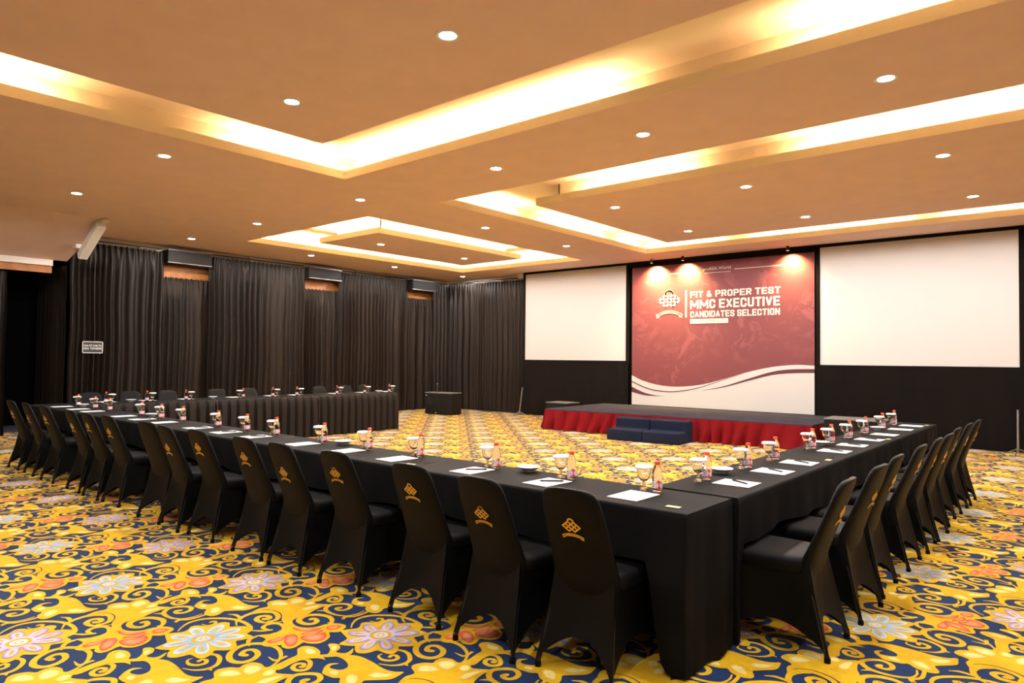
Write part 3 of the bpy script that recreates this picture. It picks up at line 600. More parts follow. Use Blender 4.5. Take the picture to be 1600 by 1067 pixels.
GL = {'F':[[(0,0),(0,1),(1,1)],[(0,.52),(.85,.52)]],'I':[[(0,0),(0,1)]],'T':[[(0,1),(1,1)],[(.5,1),(.5,0)]],'P':[[(0,0),(0,1),(.8,1),(1,.86),(1,.62),(.8,.46),(0,.46)]],
 'R':[[(0,0),(0,1),(.8,1),(1,.86),(1,.64),(.8,.48),(0,.48)],[(.5,.48),(1,0)]],'O':[[(.22,0),(0,.16),(0,.84),(.22,1),(.78,1),(1,.84),(1,.16),(.78,0),(.22,0)]],
 'E':[[(1,1),(0,1),(0,0),(1,0)],[(0,.5),(.85,.5)]],'S':[[(1,.80),(1,.86),(.8,1),(.2,1),(0,.86),(0,.66),(.2,.53),(.8,.47),(1,.34),(1,.14),(.8,0),(.2,0),(0,.14),(0,.2)]],
 'M':[[(0,0),(0,1),(.5,.25),(1,1),(1,0)]],'C':[[(1,.74),(1,.84),(.78,1),(.22,1),(0,.84),(0,.16),(.22,0),(.78,0),(1,.16),(1,.26)]],'X':[[(0,0),(1,1)],[(0,1),(1,0)]],
 'U':[[(0,1),(0,.16),(.22,0),(.78,0),(1,.16),(1,1)]],'V':[[(0,1),(.5,0),(1,1)]],'A':[[(0,0),(.5,1),(1,0)],[(.2,.28),(.8,.28)]],'N':[[(0,0),(0,1),(1,0),(1,1)]],
 'D':[[(0,0),(0,1),(.72,1),(1,.82),(1,.18),(.72,0),(0,0)]],'L':[[(0,1),(0,0),(1,0)]],'&':[[(1,0),(.2,.72),(.2,.9),(.38,1),(.55,.92),(.55,.75),(.1,.35),(.1,.12),(.3,0),(.6,0),(.95,.42)]],
 'H':[[(0,0),(0,1)],[(1,0),(1,1)],[(0,.5),(1,.5)]],'K':[[(0,0),(0,1)],[(0,.4),(1,1)],[(.3,.58),(1,0)]],'B':[[(0,0),(0,1),(.75,1),(.92,.86),(.92,.64),(.75,.52),(0,.52)],[(.75,.52),(1,.38),(1,.14),(.8,0),(0,0)]]}
WID = {'I':0.0,'M':1.75,'&':1.15,'X':1.05,'V':1.05,'A':1.05,'N':1.1}
def block_text(body, x0, x1, z0, z1, name, mt, parent, yf, yb, thick=0.19, swap=False, track=0.20):
    H = z1-z0; s = H*thick; w0 = H*0.62 - s; gap = s + H*track*0.5
    tot = 0
    for ch in body: tot += (H*0.30 if ch == ' ' else w0*WID.get(ch, 1.0) + gap)
    tot += s - gap; k = (x1-x0)/tot; x = s/2; m = MB(); dy = 0
    for ch in body:
        if ch == ' ': x += H*0.30; continue
        w = w0*WID.get(ch, 1.0)
        for pl in GL[ch]:
            pts = [np.array((x+px*w, s/2+pz*(H-s))) for px, pz in pl]
            for a, b in zip(pts, pts[1:]):
                d = (b-a)/max(1e-9, np.linalg.norm(b-a)); n = np.array((-d[1], d[0]))*s/2
                diag = abs(d[0]) > 0.15 and abs(d[1]) > 0.15
                ex = d*s*(0.18 if diag else 0.5)
                q = [a-ex+n, b+ex+n, b+ex-n, a-ex-n]; q = [(x0+p_[0]*k, min(z1, max(z0, z0+p_[1]))) for p_ in q]
                dy += 0.000004
                pt = (lambda X, Y, Z: (-Y, X, Z)) if swap else (lambda X, Y, Z: (X, Y, Z))
                m.add([pt(p_[0], yf-dy, p_[1]) for p_ in q] + [pt(p_[0], yb, p_[1]) for p_ in q], [(0,1,2,3),(7,6,5,4),(0,4,5,1),(1,5,6,2),(2,6,7,3),(3,7,4,0)])
        x += w + gap
    return m.build(name, mt, parent)
for body, x0, x1, z0, z1 in (('FIT & PROPER TEST', -6.79, -4.835, 2.830, 2.968), ('MMC EXECUTIVE', -6.79, -4.845, 2.585, 2.778), ('CANDIDATES SELECTION', -6.785, -4.845, 2.396, 2.532)):
    block_text(body, bx(x0), bx(x1), z0, z1, 'lettering', 'bantext', bn, -0.0085, -0.006)
block_text('HATI HATI', -0.145, 0.145, 0.012, 0.050, 'lettering', 'signwhite', SIGN_TODO, -0.0095, -0.007, swap=True)
block_text('ADA TEMBOK', -0.155, 0.155, -0.042, -0.004, 'lettering', 'signwhite', SIGN_TODO, -0.0095, -0.007, swap=True)
MB().box(bx(-6.905), bx(-6.868), -0.009, -0.006, 2.40, 3.0).build('divider_bar', 'bantext', bn)
MB().box(bx(-6.79), bx(-5.925), -0.009, -0.006, 2.262, 2.362).build('date_bar', 'bantext', bn)
text_mesh('12 NOVEMBER 2021', 0.08, 'bangrey', 'small_lettering', bn, (bx(-6.66), -0.0105, 2.292), RB, width=0.62, height=0.042)
text_mesh('proREA World', 0.1, 'bantext', 'small_lettering', bn, (bx(-6.49), -0.009, 3.385), RB, width=0.62, height=0.085)
MB().box(bx(-6.46), bx(-5.87), -0.009, -0.007, 3.345, 3.353).box(bx(-7.80), bx(-6.62), -0.009, -0.007, 3.385, 3.398).box(bx(-5.79), bx(-4.58), -0.009, -0.007, 3.385, 3.398).build('header_line', 'bantext', bn)
tag(bn, 'tall maroon event banner with white lettering and white wave behind stage', 'banner')

def emblem(m, S, y0, y1, arch=0.12):
    """woven diamond over a ribbon; local x right, z up, unit width S"""
    u = S/(3*sqrt(2)); zc = 0.0
    def P(p, q): return ((p-q)*u/sqrt(2)*1.0, (p+q-3)*u/sqrt(2)*0.80)
    w = 0.17*u
    def bar(a, b, ww=w):
        a = np.array(a); b = np.array(b); d = (b-a)/np.linalg.norm(b-a); n = np.array((-d[1], d[0]))*ww; a = a-d*ww; b = b+d*ww
        q = [a+n, b+n, b-n, a-n]
        m.add([(p[0], y0, p[1]) for p in q]+[(p[0], y1, p[1]) for p in q], [(0,1,2,3),(7,6,5,4),(0,4,5,1),(1,5,6,2),(2,6,7,3),(3,7,4,0)])
    def poly(pts, ww=w):
        for a, b in zip(pts, pts[1:]): bar(a, b, ww)
    # diamond: p,q in 0..3; bottom cell (0..1,0..1) left open
    for k in range(4):
        s = 1 if k == 0 else 0
        e = 3 if k < 3 else 2.3
        if k == 3: e = 2.0
        poly([P(k, s), P(k, e)]); poly([P(s, k), P(e, k)])
    # rounded crown top
    c0 = P(2, 2); r = np.linalg.norm(np.array(P(3,2))-np.array(P(2,2)))*1.0
    a = np.array(P(3, 2)); b = np.array(P(2, 3)); mid = (a+b)/2; R = np.linalg.norm(a-b)/2
    poly([(mid[0]+R*cos(t), mid[1]+R*0.95*sin(t)) for t in np.linspace(0, pi, 10)])
    # ribbon
    zr = -0.49*S + (0.12-arch)*0.6*S; arc = []
    for t in np.linspace(-1, 1, 15):
        arc.append((t*0.50*S, zr - arch*S*t*t))
    for o_ in (0.05*S, -0.05*S): poly([(x, z+o_) for x, z in arc], w*0.55)
    for sx in (-1, 1):
        e0 = (sx*0.50*S, zr-arch*S); poly([(e0[0], e0[1]+0.05*S), (e0[0]+sx*0.12*S, e0[1]-0.01*S), (e0[0]+sx*0.06*S, e0[1]-0.06*S), (e0[0]+sx*0.10*S, e0[1]-0.13*S), (e0[0]-sx*0.02*S, e0[1]-0.09*S)], w*0.5)
    for t in np.linspace(-0.38, 0.36, 11): bar((t*S, zr-arch*S*(t/0.5)**2-0.02*S), (t*S+0.02*S, zr-arch*S*(t/0.5)**2+0.02*S), w*0.35)
m_ = MB(); emblem(m_, 0.52, -0.0095, -0.006); m_.build('emblem', 'bantext', bn, loc=(bx(-7.295), 0, 2.795))
# valance strip and small warm spots above the banner
v = MB(); v.box(-11.5, 0.05, YW-0.055, YW-0.035, 3.675, 3.728); v.box(-8.33, -4.14, YW-0.055, YW-0.035, 3.60, 3.675); tag(v.build('valance', 'dress'), 'black fabric valance strip along the ceiling above screens and banner', 'valance')
for i, (x, lb) in enumerate(((-7.62, 'left'), (-6.86, 'middle'), (-4.62, 'right'))):
    e = empty('accent_spotlight', (x, 13.76, CEIL))
    MB().lathe([(0.02, -0.0), (0.03, -0.02), (0.032, -0.09)], 16).build('housing', 'blackmetal', e, smooth=True)
    MB().lathe([(0.026, -0.0925), (0.026, -0.0905)], 16).build('lens', 'spotlamp', e)
    L_ = bpy.data.lights.new('accent_beam', 'SPOT'); L_.energy = SPOT_POWER*(1.5, 1.2, 0.8)[i]; L_.color = (1.0, 0.68, 0.26); L_.spot_size = radians(120); L_.spot_blend = 1.0; L_.shadow_soft_size = 0.03
    lo = bpy.data.objects.new('lamp_beam', L_); COL.objects.link(lo); lo.parent = e; lo.location = (0, 0, -0.10); lo.rotation_euler = (radians(26), 0, 0)
    tag(e, 'small black accent spotlight at the ceiling shining down the banner, %s one' % lb, 'spotlight', 'accent spotlights over the banner')

# ------------------------------------------------------------------ stage
SP = [(-8.86, 11.49), (-3.56, 11.79), (-3.56, 13.93), (-8.96, 13.93)]
st = empty('stage', (-6.15, 12.8, 0)); ox, oy = -6.15, 12.8
m = MB(); vs = [(x-ox, y-oy, z) for z in (0.385, 0.42) for x, y in SP]
m.add(vs, [(3,2,1,0),(4,5,6,7),(0,1,5,4),(1,2,6,5),(2,3,7,6),(3,0,4,7)]); m.build('deck', 'stage', st, bevel=0.008)
def swag_skirt(P0, P1, ztop, seed):
    R = random.Random(seed); P0 = np.array(P0); P1 = np.array(P1); d = P1-P0; L = np.linalg.norm(d); d /= L; n = np.array((d[1], -d[0]))
    N_ = int(L/0.012); rows_ = []; a = [R.uniform(0, 6) for _ in range(4)]
    for z in (ztop, ztop-0.03, ztop-0.06, ztop-0.12, ztop-0.2, ztop-0.28, 0.06, 0.012):
        t = (ztop-z)/ztop; row = []
        for k in range(N_+1):
            s = L*k/N_; w = 2*pi*(s+0.08*sin(s*3.1+a[0]))/0.27
            f = abs(sin(w/2 + 1.1*t*sin(s*1.9+a[1])))
            off = 0.012 + 0.15*t*f + 0.03*t*sin(s*11+a[2]+3*t) + 0.06*t*t
            p = P0 + d*s + n*off; row.append((p[0]-ox, p[1]-oy, z))
        rows_.append(row)
    return rows_
m = MB(); m.grid(swag_skirt(SP[0], SP[1], 0.40, 1)); m.build('front_skirt', 'red', st, smooth=True, fix=False)
m = MB(); m.grid(swag_skirt(SP[3], SP[0], 0.40, 2)); m.build('side_skirt', 'red', st, smooth=True, fix=False)
m = MB(); m.grid(swag_skirt(SP[1], SP[2], 0.40, 3)); m.build('side_skirt', 'red', st, smooth=True, fix=False)
fr = MB()
for x in np.linspace(-8.6, -3.7, 6):
    for y in (12.0, 13.6): fr.tube([(x-ox, y-oy, 0), (x-ox, y-oy, 0.385)], 0.02, 8)
fr.build('support_legs', 'steel', st)
tag(st, 'low stage with grey-blue carpet top and dark red swagged skirt', 'stage')
def steps(x, y, rot, lb):
    e = empty('stage_steps', (x, y, 0), rot); w = 0.345
    m = MB(); pr = [(0, 0), (0, 0.20), (0.33, 0.20), (0.33, 0.385), (0.64, 0.385), (0.64, 0)]
    vs = [(-w, a, b) for a, b in pr] + [(w, a, b) for a, b in pr]; n = 6
    m.add(vs, [tuple(range(n)), tuple(range(2*n-1, n-1, -1))] + [(i, i+n, (i+1) % n + n, (i+1) % n) for i in range(n)])
    m.build('carpeted_steps', 'navy', e, bevel=0.025, seg=3)
    for k in (-1, 1):
        MB().box(k*0.25-0.03, k*0.25+0.03, 0.05, 0.58, -0.0, 0.012).build('foot', 'blackmetal', e)
    tag(e, lb, 'steps', 'navy carpeted stage steps')
steps(-6.50, 10.745, radians(3.5), 'left navy carpeted two-step unit in front of the stage')
steps(-5.80, 10.785, radians(3.5), 'right navy carpeted two-step unit in front of the stage')

# loudspeaker boxes
def subwoofer(x, y, rot, w, d, h, lb, holes=True, jack=True):
    e = empty('subwoofer', (x, y, 0), rot)
    MB().box(-w/2, w/2, 0, d, 0.015, h-0.02).build('cabinet', 'speaker', e, bevel=0.012)
    MB().box(-w/2-0.005, w/2+0.005, -0.005, d+0.005, h-0.0195, h).build('lit_top', 'littop', e, bevel=0.004)  # top of the black cabinet, coloured grey to stand for light on it
    if holes:
        for cx, cz, r in ((-w*0.28, h*0.66, 0.125), (w*0.22, h*0.25, 0.085)):
            m = MB(); n = 28; vs = []; fs = []
            prof = [(r*1.08, -0.006), (r, -0.012), (r*0.9, -0.002), (r*0.3, -0.001), (0.002, -0.006)]
            for rr, yy in prof:
                for k in range(n): vs.append((cx+rr*cos(2*pi*k/n), yy, cz+rr*sin(2*pi*k/n)))
            for i in range(len(prof)-1):
                for k in range(n): fs.append((i*n+k, i*n+(k+1)%n, (i+1)*n+(k+1)%n, (i+1)*n+k))
            m.add(vs, fs); m.build('speaker_cone' if r > 0.1 else 'bass_port', 'grille', e, smooth=True, fix=False)
        for cx, cz in ((-w*0.45, h*0.86), (-w*0.08, h*0.09)):
            MB().box(cx-0.016, cx+0.016, -0.006, 0.001, cz-0.014, cz+0.014).build('badge', 'signwhite', e, bevel=0.003)
    m = MB()
    for sx in (-1, 1):
        for sy in (0.05, d-0.05): m.lathe([(0.02, 0), (0.02, 0.0145)], 10, sx*(w/2-0.06), sy)
    m.build('rubber_feet', 'grille', e)
    tag(e, lb, 'loudspeaker')
    return e
subwoofer(-12.92, 12.25, 0.12, 0.87, 0.42, 0.57, 'black subwoofer with two round openings on the carpet near the room corner')
ms = empty('mic_stand_top', (-13.12, 12.40, 0.57)); MB().lathe([(0.05, 0.0), (0.05, 0.012)], 14).build('base', 'blackmetal', ms); MB().tube([(0, 0, 0.012), (0.01, 0, 0.2)], 0.006, 8).build('stem', 'chrome', ms); MB().lathe([(0.006, 0.19), (0.016, 0.2), (0.018, 0.22), (0.004, 0.235)], 12, 0.01).build('tip', 'chrome', ms, smooth=True)
tag(ms, 'short thin chrome antenna stand on top of the black subwoofer', 'stand')
subwoofer(-9.62, 12.9, 0.0, 0.62, 0.5, 0.45, 'low black box with top painted lit-grey behind the left end of the stage', holes=False)
subwoofer(-2.90, 11.62, 0.05, 0.86, 0.6, 0.56, 'black box with top painted lit-grey at the right end of the stage', holes=False)
# ------------------------------------------------------------------ tables with cloths
TZ = 0.75
def table_and_cloth(ox, oy, rot, L, D, lbt, lbc, grp, end_full=(False, False), seed=0, pleats=False, flat_end=None, fw=0.10):
    """local frame: x along the table (0..L), y from chair side (0) to the inner side (D)"""
    R = random.Random(seed)
    t = empty('banquet_table', (ox, oy, 0), rot)
    MB().box(0.01, L-0.01, 0.01, D-0.01, TZ-0.03, TZ-0.004).build('tabletop', 'woodtop', t)
    for x in (0.07, L-0.07):
        m = MB()
        for y in (0.25, D-0.06): m.tube([(x, y, 0), (x, y, TZ-0.03)], 0.0125, 8)
        m.tube([(x, 0.25, 0.12), (x, D-0.06, 0.12)], 0.010, 8)
        m.build('leg_frame', 'chrome', t, smooth=True)
    tag(t, lbt, 'table', grp)
    c = empty('tablecloth', (ox, oy, TZ), rot)
    # top: slight waves, rounded over the edge
    n = int(L/0.03)
    a = [R.uniform(0, 6.28) for _ in range(6)]
    eps = 0.002
    def longlen(x):
        # length of the drop on the chair side; full at both ends
        q = min(x if end_full[0] else 9, (L-x) if end_full[1] else 9)
        w = fw
        s = 1 if q < w else max(0, 1-(q-w)/(fw*1.2)); s = s*s*(3-2*s)
        base = 0.246 + 0.012*sin(x*4+a[0]) + 0.008*sin(x*11+a[1])
        return base + (0.735-base)*s
    m = MB(); P = []
    ys = np.linspace(0.004, D-0.004, 9)
    for y in ys: P.append([(L*k/n, y, eps + 0.0008*sin(k*0.21+a[2])*sin(y*9)) for k in range(n+1)])
    # the chair side drop
    rows_ = []
    for s in (0.0, 0.02, 0.06, 0.15, 0.3, 0.5, 0.75, 1.0):
        row = []
        for k in range(n+1):
            x = L*k/n; ll = longlen(x); z = eps-0.003 - s*ll
            dd = s*ll
            wv = 0.010*sin(x*9+a[3])+0.007*sin(x*23+a[4]) + 0.012*sin(x*3.3+a[5]+dd*5)
            row.append((x, -0.004 - min(0.006, dd) - wv*min(1, dd*3)*1.0 - 0.02*dd, z))
        rows_.append(row)
    # inner side: to the floor, box pleated where it shows
    inn = []
    for s in (0.0, 0.02, 0.06, 0.15, 0.35, 0.65, 1.0):
        row = []
        for k in range(n*(3 if pleats else 1)+1):
            x = L*k/(n*(3 if pleats else 1)); dd = s*0.735; z = eps-0.003-dd
            if pleats:
                ph = (x/0.155) % 1.0
                f = 0.5-0.5*cos(2*pi*ph); f = min(1, f*3.0)
                off = 0.008 + 0.058*min(1, dd*5+0.25)*f + 0.01*dd*sin(x*7+a[3])
            else: off = 0.006 + 0.012*sin(x*12+a[4])*min(1, dd*3)
            row.append((x, D+0.0+min(0.006, dd)+off*min(1, dd*30), z))
        inn.append(row)
    MBt = MB(); MBt.grid(P); MBt.grid(list(reversed(rows_))); 
    P2 = [rows_[0], P[0]]; MBt.grid(P2)
    if not pleats: MBt.grid(inn); MBt.grid([P[-1], inn[0]])
    MBt.build('top_cloth', 'cloth', c, smooth=True)
    if pleats:
        m2 = MB(); m2.grid(inn); o = m2.build('pleated_skirt', 'skirt', c, smooth=True, fix=False)
    for i, (fl, xe, sg_) in enumerate(((end_full[0], 0.0, -1), (end_full[1], L, 1))):
        if not fl: continue
        e = MB(); E_ = []
        for s in (0.0, 0.02, 0.06, 0.15, 0.3, 0.5, 0.75, 1.0):
            ll = longlen(xe); dd = s*ll; row = []
            fw_ = 0.010*sin(xe*9+a[3])+0.007*sin(xe*23+a[4]) + 0.012*sin(xe*3.3+a[5]+dd*5)
            yf = -0.004 - min(0.006, dd) - fw_*min(1, dd*3) - 0.02*dd     # meets the corner of the long drop
            for k in range(25):
                y = yf*max(0, 1-k/3) + D*k/24; wv = 0.010*sin(y*14+a[1]+i)+0.006*sin(y*31+a[2])
                row.append((xe + min(1, k/2)*sg_*(0.0+min(0.005, dd)*0.8 + (0.004+wv)*min(1, dd*3)*(1.0 if flat_end == i else 0.12)), y, eps-0.003-dd))
            E_.append(row)
        e.grid(E_); e.grid([[(xe, D*k/24, eps) for k in range(25)], E_[0]])
        e.build('end_drop', 'cloth', c, smooth=True, fix=False)
    tag(c, lbc, 'tablecloth', 'black tablecloths')
FL = 1.975
names5 = ['fifth', 'fourth', 'third', 'second', 'first']
for i in range(5):
    x0 = -1.42 - FL*(i+1)
    q = ('rightmost' if i == 0 else ORD[i] + ' from the right')
    table_and_cloth(x0, 2.915, 0, FL-0.003, 0.49, 'narrow folding table under black cloth, %s in the front row' % q, 'black tablecloth on the %s table of the front row' % q, 'tables of the front row', seed=50+i, end_full=(i == 4, i == 0), flat_end=1 if i == 0 else None)
RLn = 1.91
for i in range(3):
    q = ['nearest', 'middle', 'farthest'][i]
    table_and_cloth(-1.41, 3.437+RLn*i, radians(90), RLn-0.003, 0.47, 'narrow folding table under black cloth, %s in the right row' % q, 'black tablecloth on the %s table of the right row' % q, 'tables of the right row', seed=60+i, end_full=(i == 0, i == 2), fw=0.035)
LLn = 1.92
lr = radians(-90) 
for i in range(3):
    q = ['nearest', 'middle', 'farthest'][i]
    y1 = 3.45 + LLn*(i+1); xi = -11.36 - 0.02*i
    table_and_cloth(xi, y1, lr, LLn-0.003, 0.49, 'narrow folding table under black cloth, %s in the left row' % q, 'black tablecloth with pleated skirt on the %s table of the left row' % q, 'tables of the left row', seed=70+i, pleats=True, end_full=(i == 2, i == 0), fw=0.035, flat_end=0 if i == 2 else None)

# ------------------------------------------------------------------ stretch covered banquet chairs
def yr(z):   # rear face of the backrest
    Z = [0.36, 0.42, 0.47, 0.55, 0.65, 0.75, 0.82, 0.87]; Y = [-0.160, -0.182, -0.191, -0.218, -0.256, -0.294, -0.318, -0.334]
    return float(np.interp(z, Z, Y))
def chair():
    e = empty('banquet_chair')
    # backrest cover
    m = MB(); rings = []; N = 28
    prof = [(0.36, 0.160, 0.060), (0.40, 0.171, 0.075), (0.43, 0.173, 0.075), (0.46, 0.174, 0.074), (0.53, 0.172, 0.062), (0.60, 0.169, 0.056), (0.68, 0.166, 0.052), (0.745, 0.162, 0.050), (0.790, 0.156, 0.048), (0.825, 0.148, 0.046), (0.848, 0.134, 0.042), (0.861, 0.111, 0.036), (0.868, 0.080, 0.028), (0.8705, 0.044, 0.018)]
    vs = []; fs = []
    for z, w, t in prof:
        yc = yr(z) + t/2 + 0.006*0
        for k in range(N):
            a = 2*pi*k/N; ca, sa = cos(a), sin(a); ex = 0.55
            X = w*np.sign(ca)*abs(ca)**ex; Y = t/2*np.sign(sa)*abs(sa)**0.8
            Y += 0.016*(1-(X/w)**2)*(-1) * 0.6     # gently dished back
            vs.append((X, yc+Y, z))
    for i in range(len(prof)-1):
        for k in range(N): fs.append((i*N+k, i*N+(k+1)%N, (i+1)*N+(k+1)%N, (i+1)*N+k))
    fs.append(tuple(range(N-1, -1, -1))); fs.append(tuple((len(prof)-1)*N+k for k in range(N)))
    m.add(vs, fs); m.build('backrest', 'cover', e, smooth=True)
    # seat
    m = MB(); vs = []; fs = []; N = 36
    prof = [(0.400, 0.955), (0.425, 1.0), (0.450, 1.0), (0.466, 0.97), (0.474, 0.90), (0.478, 0.70), (0.479, 0.35)]
    for z, s in prof:
        for k in range(N):
            a = 2*pi*k/N; ca, sa = cos(a), sin(a); ex = 0.42
            X = 0.205*s*np.sign(ca)*abs(ca)**ex; Y = 0.035 + 0.205*s*np.sign(sa)*abs(sa)**ex
            X *= 1 + 0.06*(Y-0.035)/0.2
            vs.append((X, Y, z))
    for i in range(len(prof)-1):
        for k in range(N): fs.append((i*N+k, i*N+(k+1)%N, (i+1)*N+(k+1)%N, (i+1)*N+k))
    fs.append(tuple((len(prof)-1)*N+k for k in range(N))); m.add(vs, fs); m.build('seat', 'cover', e, smooth=True)
    # stretched skirt between the four feet
    top = [(-0.163, -0.172), (0.163, -0.172), (0.212, 0.232), (-0.212, 0.232)]
    bot = [(-0.205, -0.272), (0.205, -0.272), (0.225, 0.262), (-0.225, 0.262)]
    arch = [0.135, 0.12, 0.12, 0.12]
    m = MB(); ZT = 0.462; ZB = 0.028; n = 16; T = [0, 0.06, 0.15, 0.27, 0.4, 0.55, 0.7, 0.85, 1.0]
    ring = []
    for t in T:
        row = []
        for s in range(4):
            a = np.array(top[s]); b = np.array(top[(s+1)%4]); c_ = np.array(bot[s]); d_ = np.array(bot[(s+1)%4])
            ed = b-a; nn = np.array((ed[1], -ed[0])); nn = nn/np.linalg.norm(nn)   # outward
            for k in range(n):
                u = k/n; arc = sin(pi*u)**0.75
                zh = ZB + arch[s]*arc; tt = t*(ZT-zh)/(ZT-ZB)
                g = tt**1.35 if s in (0,) else tt**1.15
                p = (a+(b-a)*u)*(1-g) + (c_+(d_-c_)*u)*g
                pinch = 0.030*sin(pi*u)*sin(pi*min(1, tt*1.0))*0.9 + 0.018*sin(pi*u)*tt
                rndc = 0.0
                p = p - nn*pinch
                row.append((p[0], p[1], ZT - tt*(ZT-ZB)))
        row.append(row[0]); ring.append(row)
    m.grid(ring); m.build('cover_skirt', 'cover', e, smooth=True)
    # legs with glides
    for (tx, ty), (bx_, by_) in zip(top, bot):
        m = MB(); m.tube([(tx*0.93, ty*0.9+0.0, 0.41), (bx_*0.955, by_*0.955, 0.012)], 0.0105, 8); g = m.build('leg', 'blackmetal', e, smooth=True)
        m = MB(); m.lathe([(0.015, 0.0), (0.016, 0.02), (0.011, 0.03)], 12, bx_*0.955, by_*0.955); m.build('glide', 'cover', g, smooth=True)
    m = MB(); emblem(m, 0.092, -0.0016, 0.0008, 0.08); o = m.build('emblem', 'gold', e)
    return e, o
CH, EMB = chair()
CHK = kidmap(CH, {})
def place_chair(first, x, y, rot, ez, label, group):
    if first: c = CH
    else: c = fast_copy(CH, CHK)
    c.location = (x, y, 0); c.rotation_euler = (0, 0, rot); tag(c, label, 'chair', group)
    for k in bpy.data.objects:
        if k.parent == c and k.name.startswith('emblem'):
            if ez is None: bpy.data.objects.remove(k)
            else:
                k.location = (0, yr(ez)-0.0125, ez); k.rotation_euler = (math.atan(0.36), 0, 0)
            break
    return c
FX = [-1.845, -2.33, -2.90, -3.63, -4.22, -4.72, -5.45, -5.93, -6.41, -7.29, -7.77, -8.30, -9.13, -9.80, -10.45]
FE = [0.69, 0.68, 0.72, 0.727, 0.66, 0.717, 0.72, 0.675, None, 0.707, 0.73, 0.684, 0.715, 0.68, 0.70]
FY = [2.86, 2.80, 2.84, 2.86, 2.845, 2.845, 2.85, 2.81, 2.84, 2.84, 2.82, 2.83, 2.82, 2.82, 2.82]
FR = [3, -1, 1, 2, -1, 1, 1, -2, 6, 1, 0, -1, 1, -2, 1]
for i, x in enumerate(FX):
    pass
chairs_todo = []
for i, x in enumerate(FX):
    if i == 0: lb = 'black covered chair at the right end of the front row, nearest the camera'
    elif FE[i] is None: lb = 'black covered chair without an emblem on its back, amid the front row'
    elif i == 14: lb = 'black covered chair with gold emblem at the far left end of the front row'
    else: lb = 'black covered chair with gold emblem, %s from the right in the front row' % ORD[i]
    chairs_todo.append((x, FY[i], radians(FR[i]), FE[i], lb, 'covered chairs along the front tables'))
RY = [3.73, 4.38, 4.92, 5.65, 6.25, 6.72, 7.38, 8.06, 8.60]
RE = [0.69, 0.68, 0.70, 0.72, 0.69, 0.68, 0.71, 0.70, 0.70]
for i, y in enumerate(RY):
    lb = 'black covered chair with gold emblem, %s from the camera along the right tables' % ('nearest' if i == 0 else ORD[i])
    if i == 0: lb = 'black covered chair nearest the camera along the right tables, its seat showing'
    chairs_todo.append((-1.27 + [0, .01, -.01, .0, .01, .02, -.01, .0, .01][i], y, radians(90 + [2, -2, 1, 0, 2, -1, 1, 0, 1][i]), RE[i], lb, 'covered chairs along the right tables'))
LY = [3.88, 4.45, 5.05, 5.88, 6.50, 8.0, 8.62, 9.12]
for i, y in enumerate(LY):
    chairs_todo.append((-11.60, y, radians(-90 + rnd.uniform(-3, 3)), 0.7, 'black covered chair behind the left tables, %s from the camera, only its back top showing' % ('nearest' if i == 0 else ORD[i]), 'covered chairs behind the left tables'))
# copies first (the prototype keeps its emblem), then the prototype itself
for args in chairs_todo[1:]: place_chair(False, *args)
place_chair(True, *chairs_todo[0])

# ------------------------------------------------------------------ place settings
def goblet_proto():
    e = empty('water_goblet')
    m = MB(); m.lathe([(0.031, 0.0), (0.032, 0.003), (0.022, 0.007), (0.008, 0.013), (0.0065, 0.022), (0.010, 0.030), (0.0065, 0.036), (0.008, 0.042), (0.019, 0.050), (0.028, 0.061), (0.034, 0.078), (0.0385, 0.100), (0.0405, 0.127),
                       (0.0392, 0.127), (0.0372, 0.100), (0.0326, 0.079), (0.0265, 0.063), (0.016, 0.053), (0.003, 0.048)], 28)
    m.build('glass', 'glass', e, smooth=True)
    m = MB(); vs = []; fs = []; n = 48; R0 = [(0.0, 0.1305), (0.030, 0.1310), (0.0430, 0.1295), (0.0480, 0.1235), (0.0500, 0.1150)]
    for r, z in R0:
        for k in range(n):
            a = 2*pi*k/n; rr = r*(1 + (0.035*cos(a*12) if r > 0.043 else 0)); vs.append((rr*cos(a), rr*sin(a), z))
    for i in range(len(R0)-1):
        for k in range(n): fs.append((i*n+k, i*n+(k+1)%n, (i+1)*n+(k+1)%n, (i+1)*n+k))
    m.add(vs, fs); o = m.build('paper_lid', 'lid', e, smooth=True, fix=False); so = o.modifiers.new('thickness', 'SOLIDIFY'); so.thickness = 0.0012; so.offset = 1
    return e
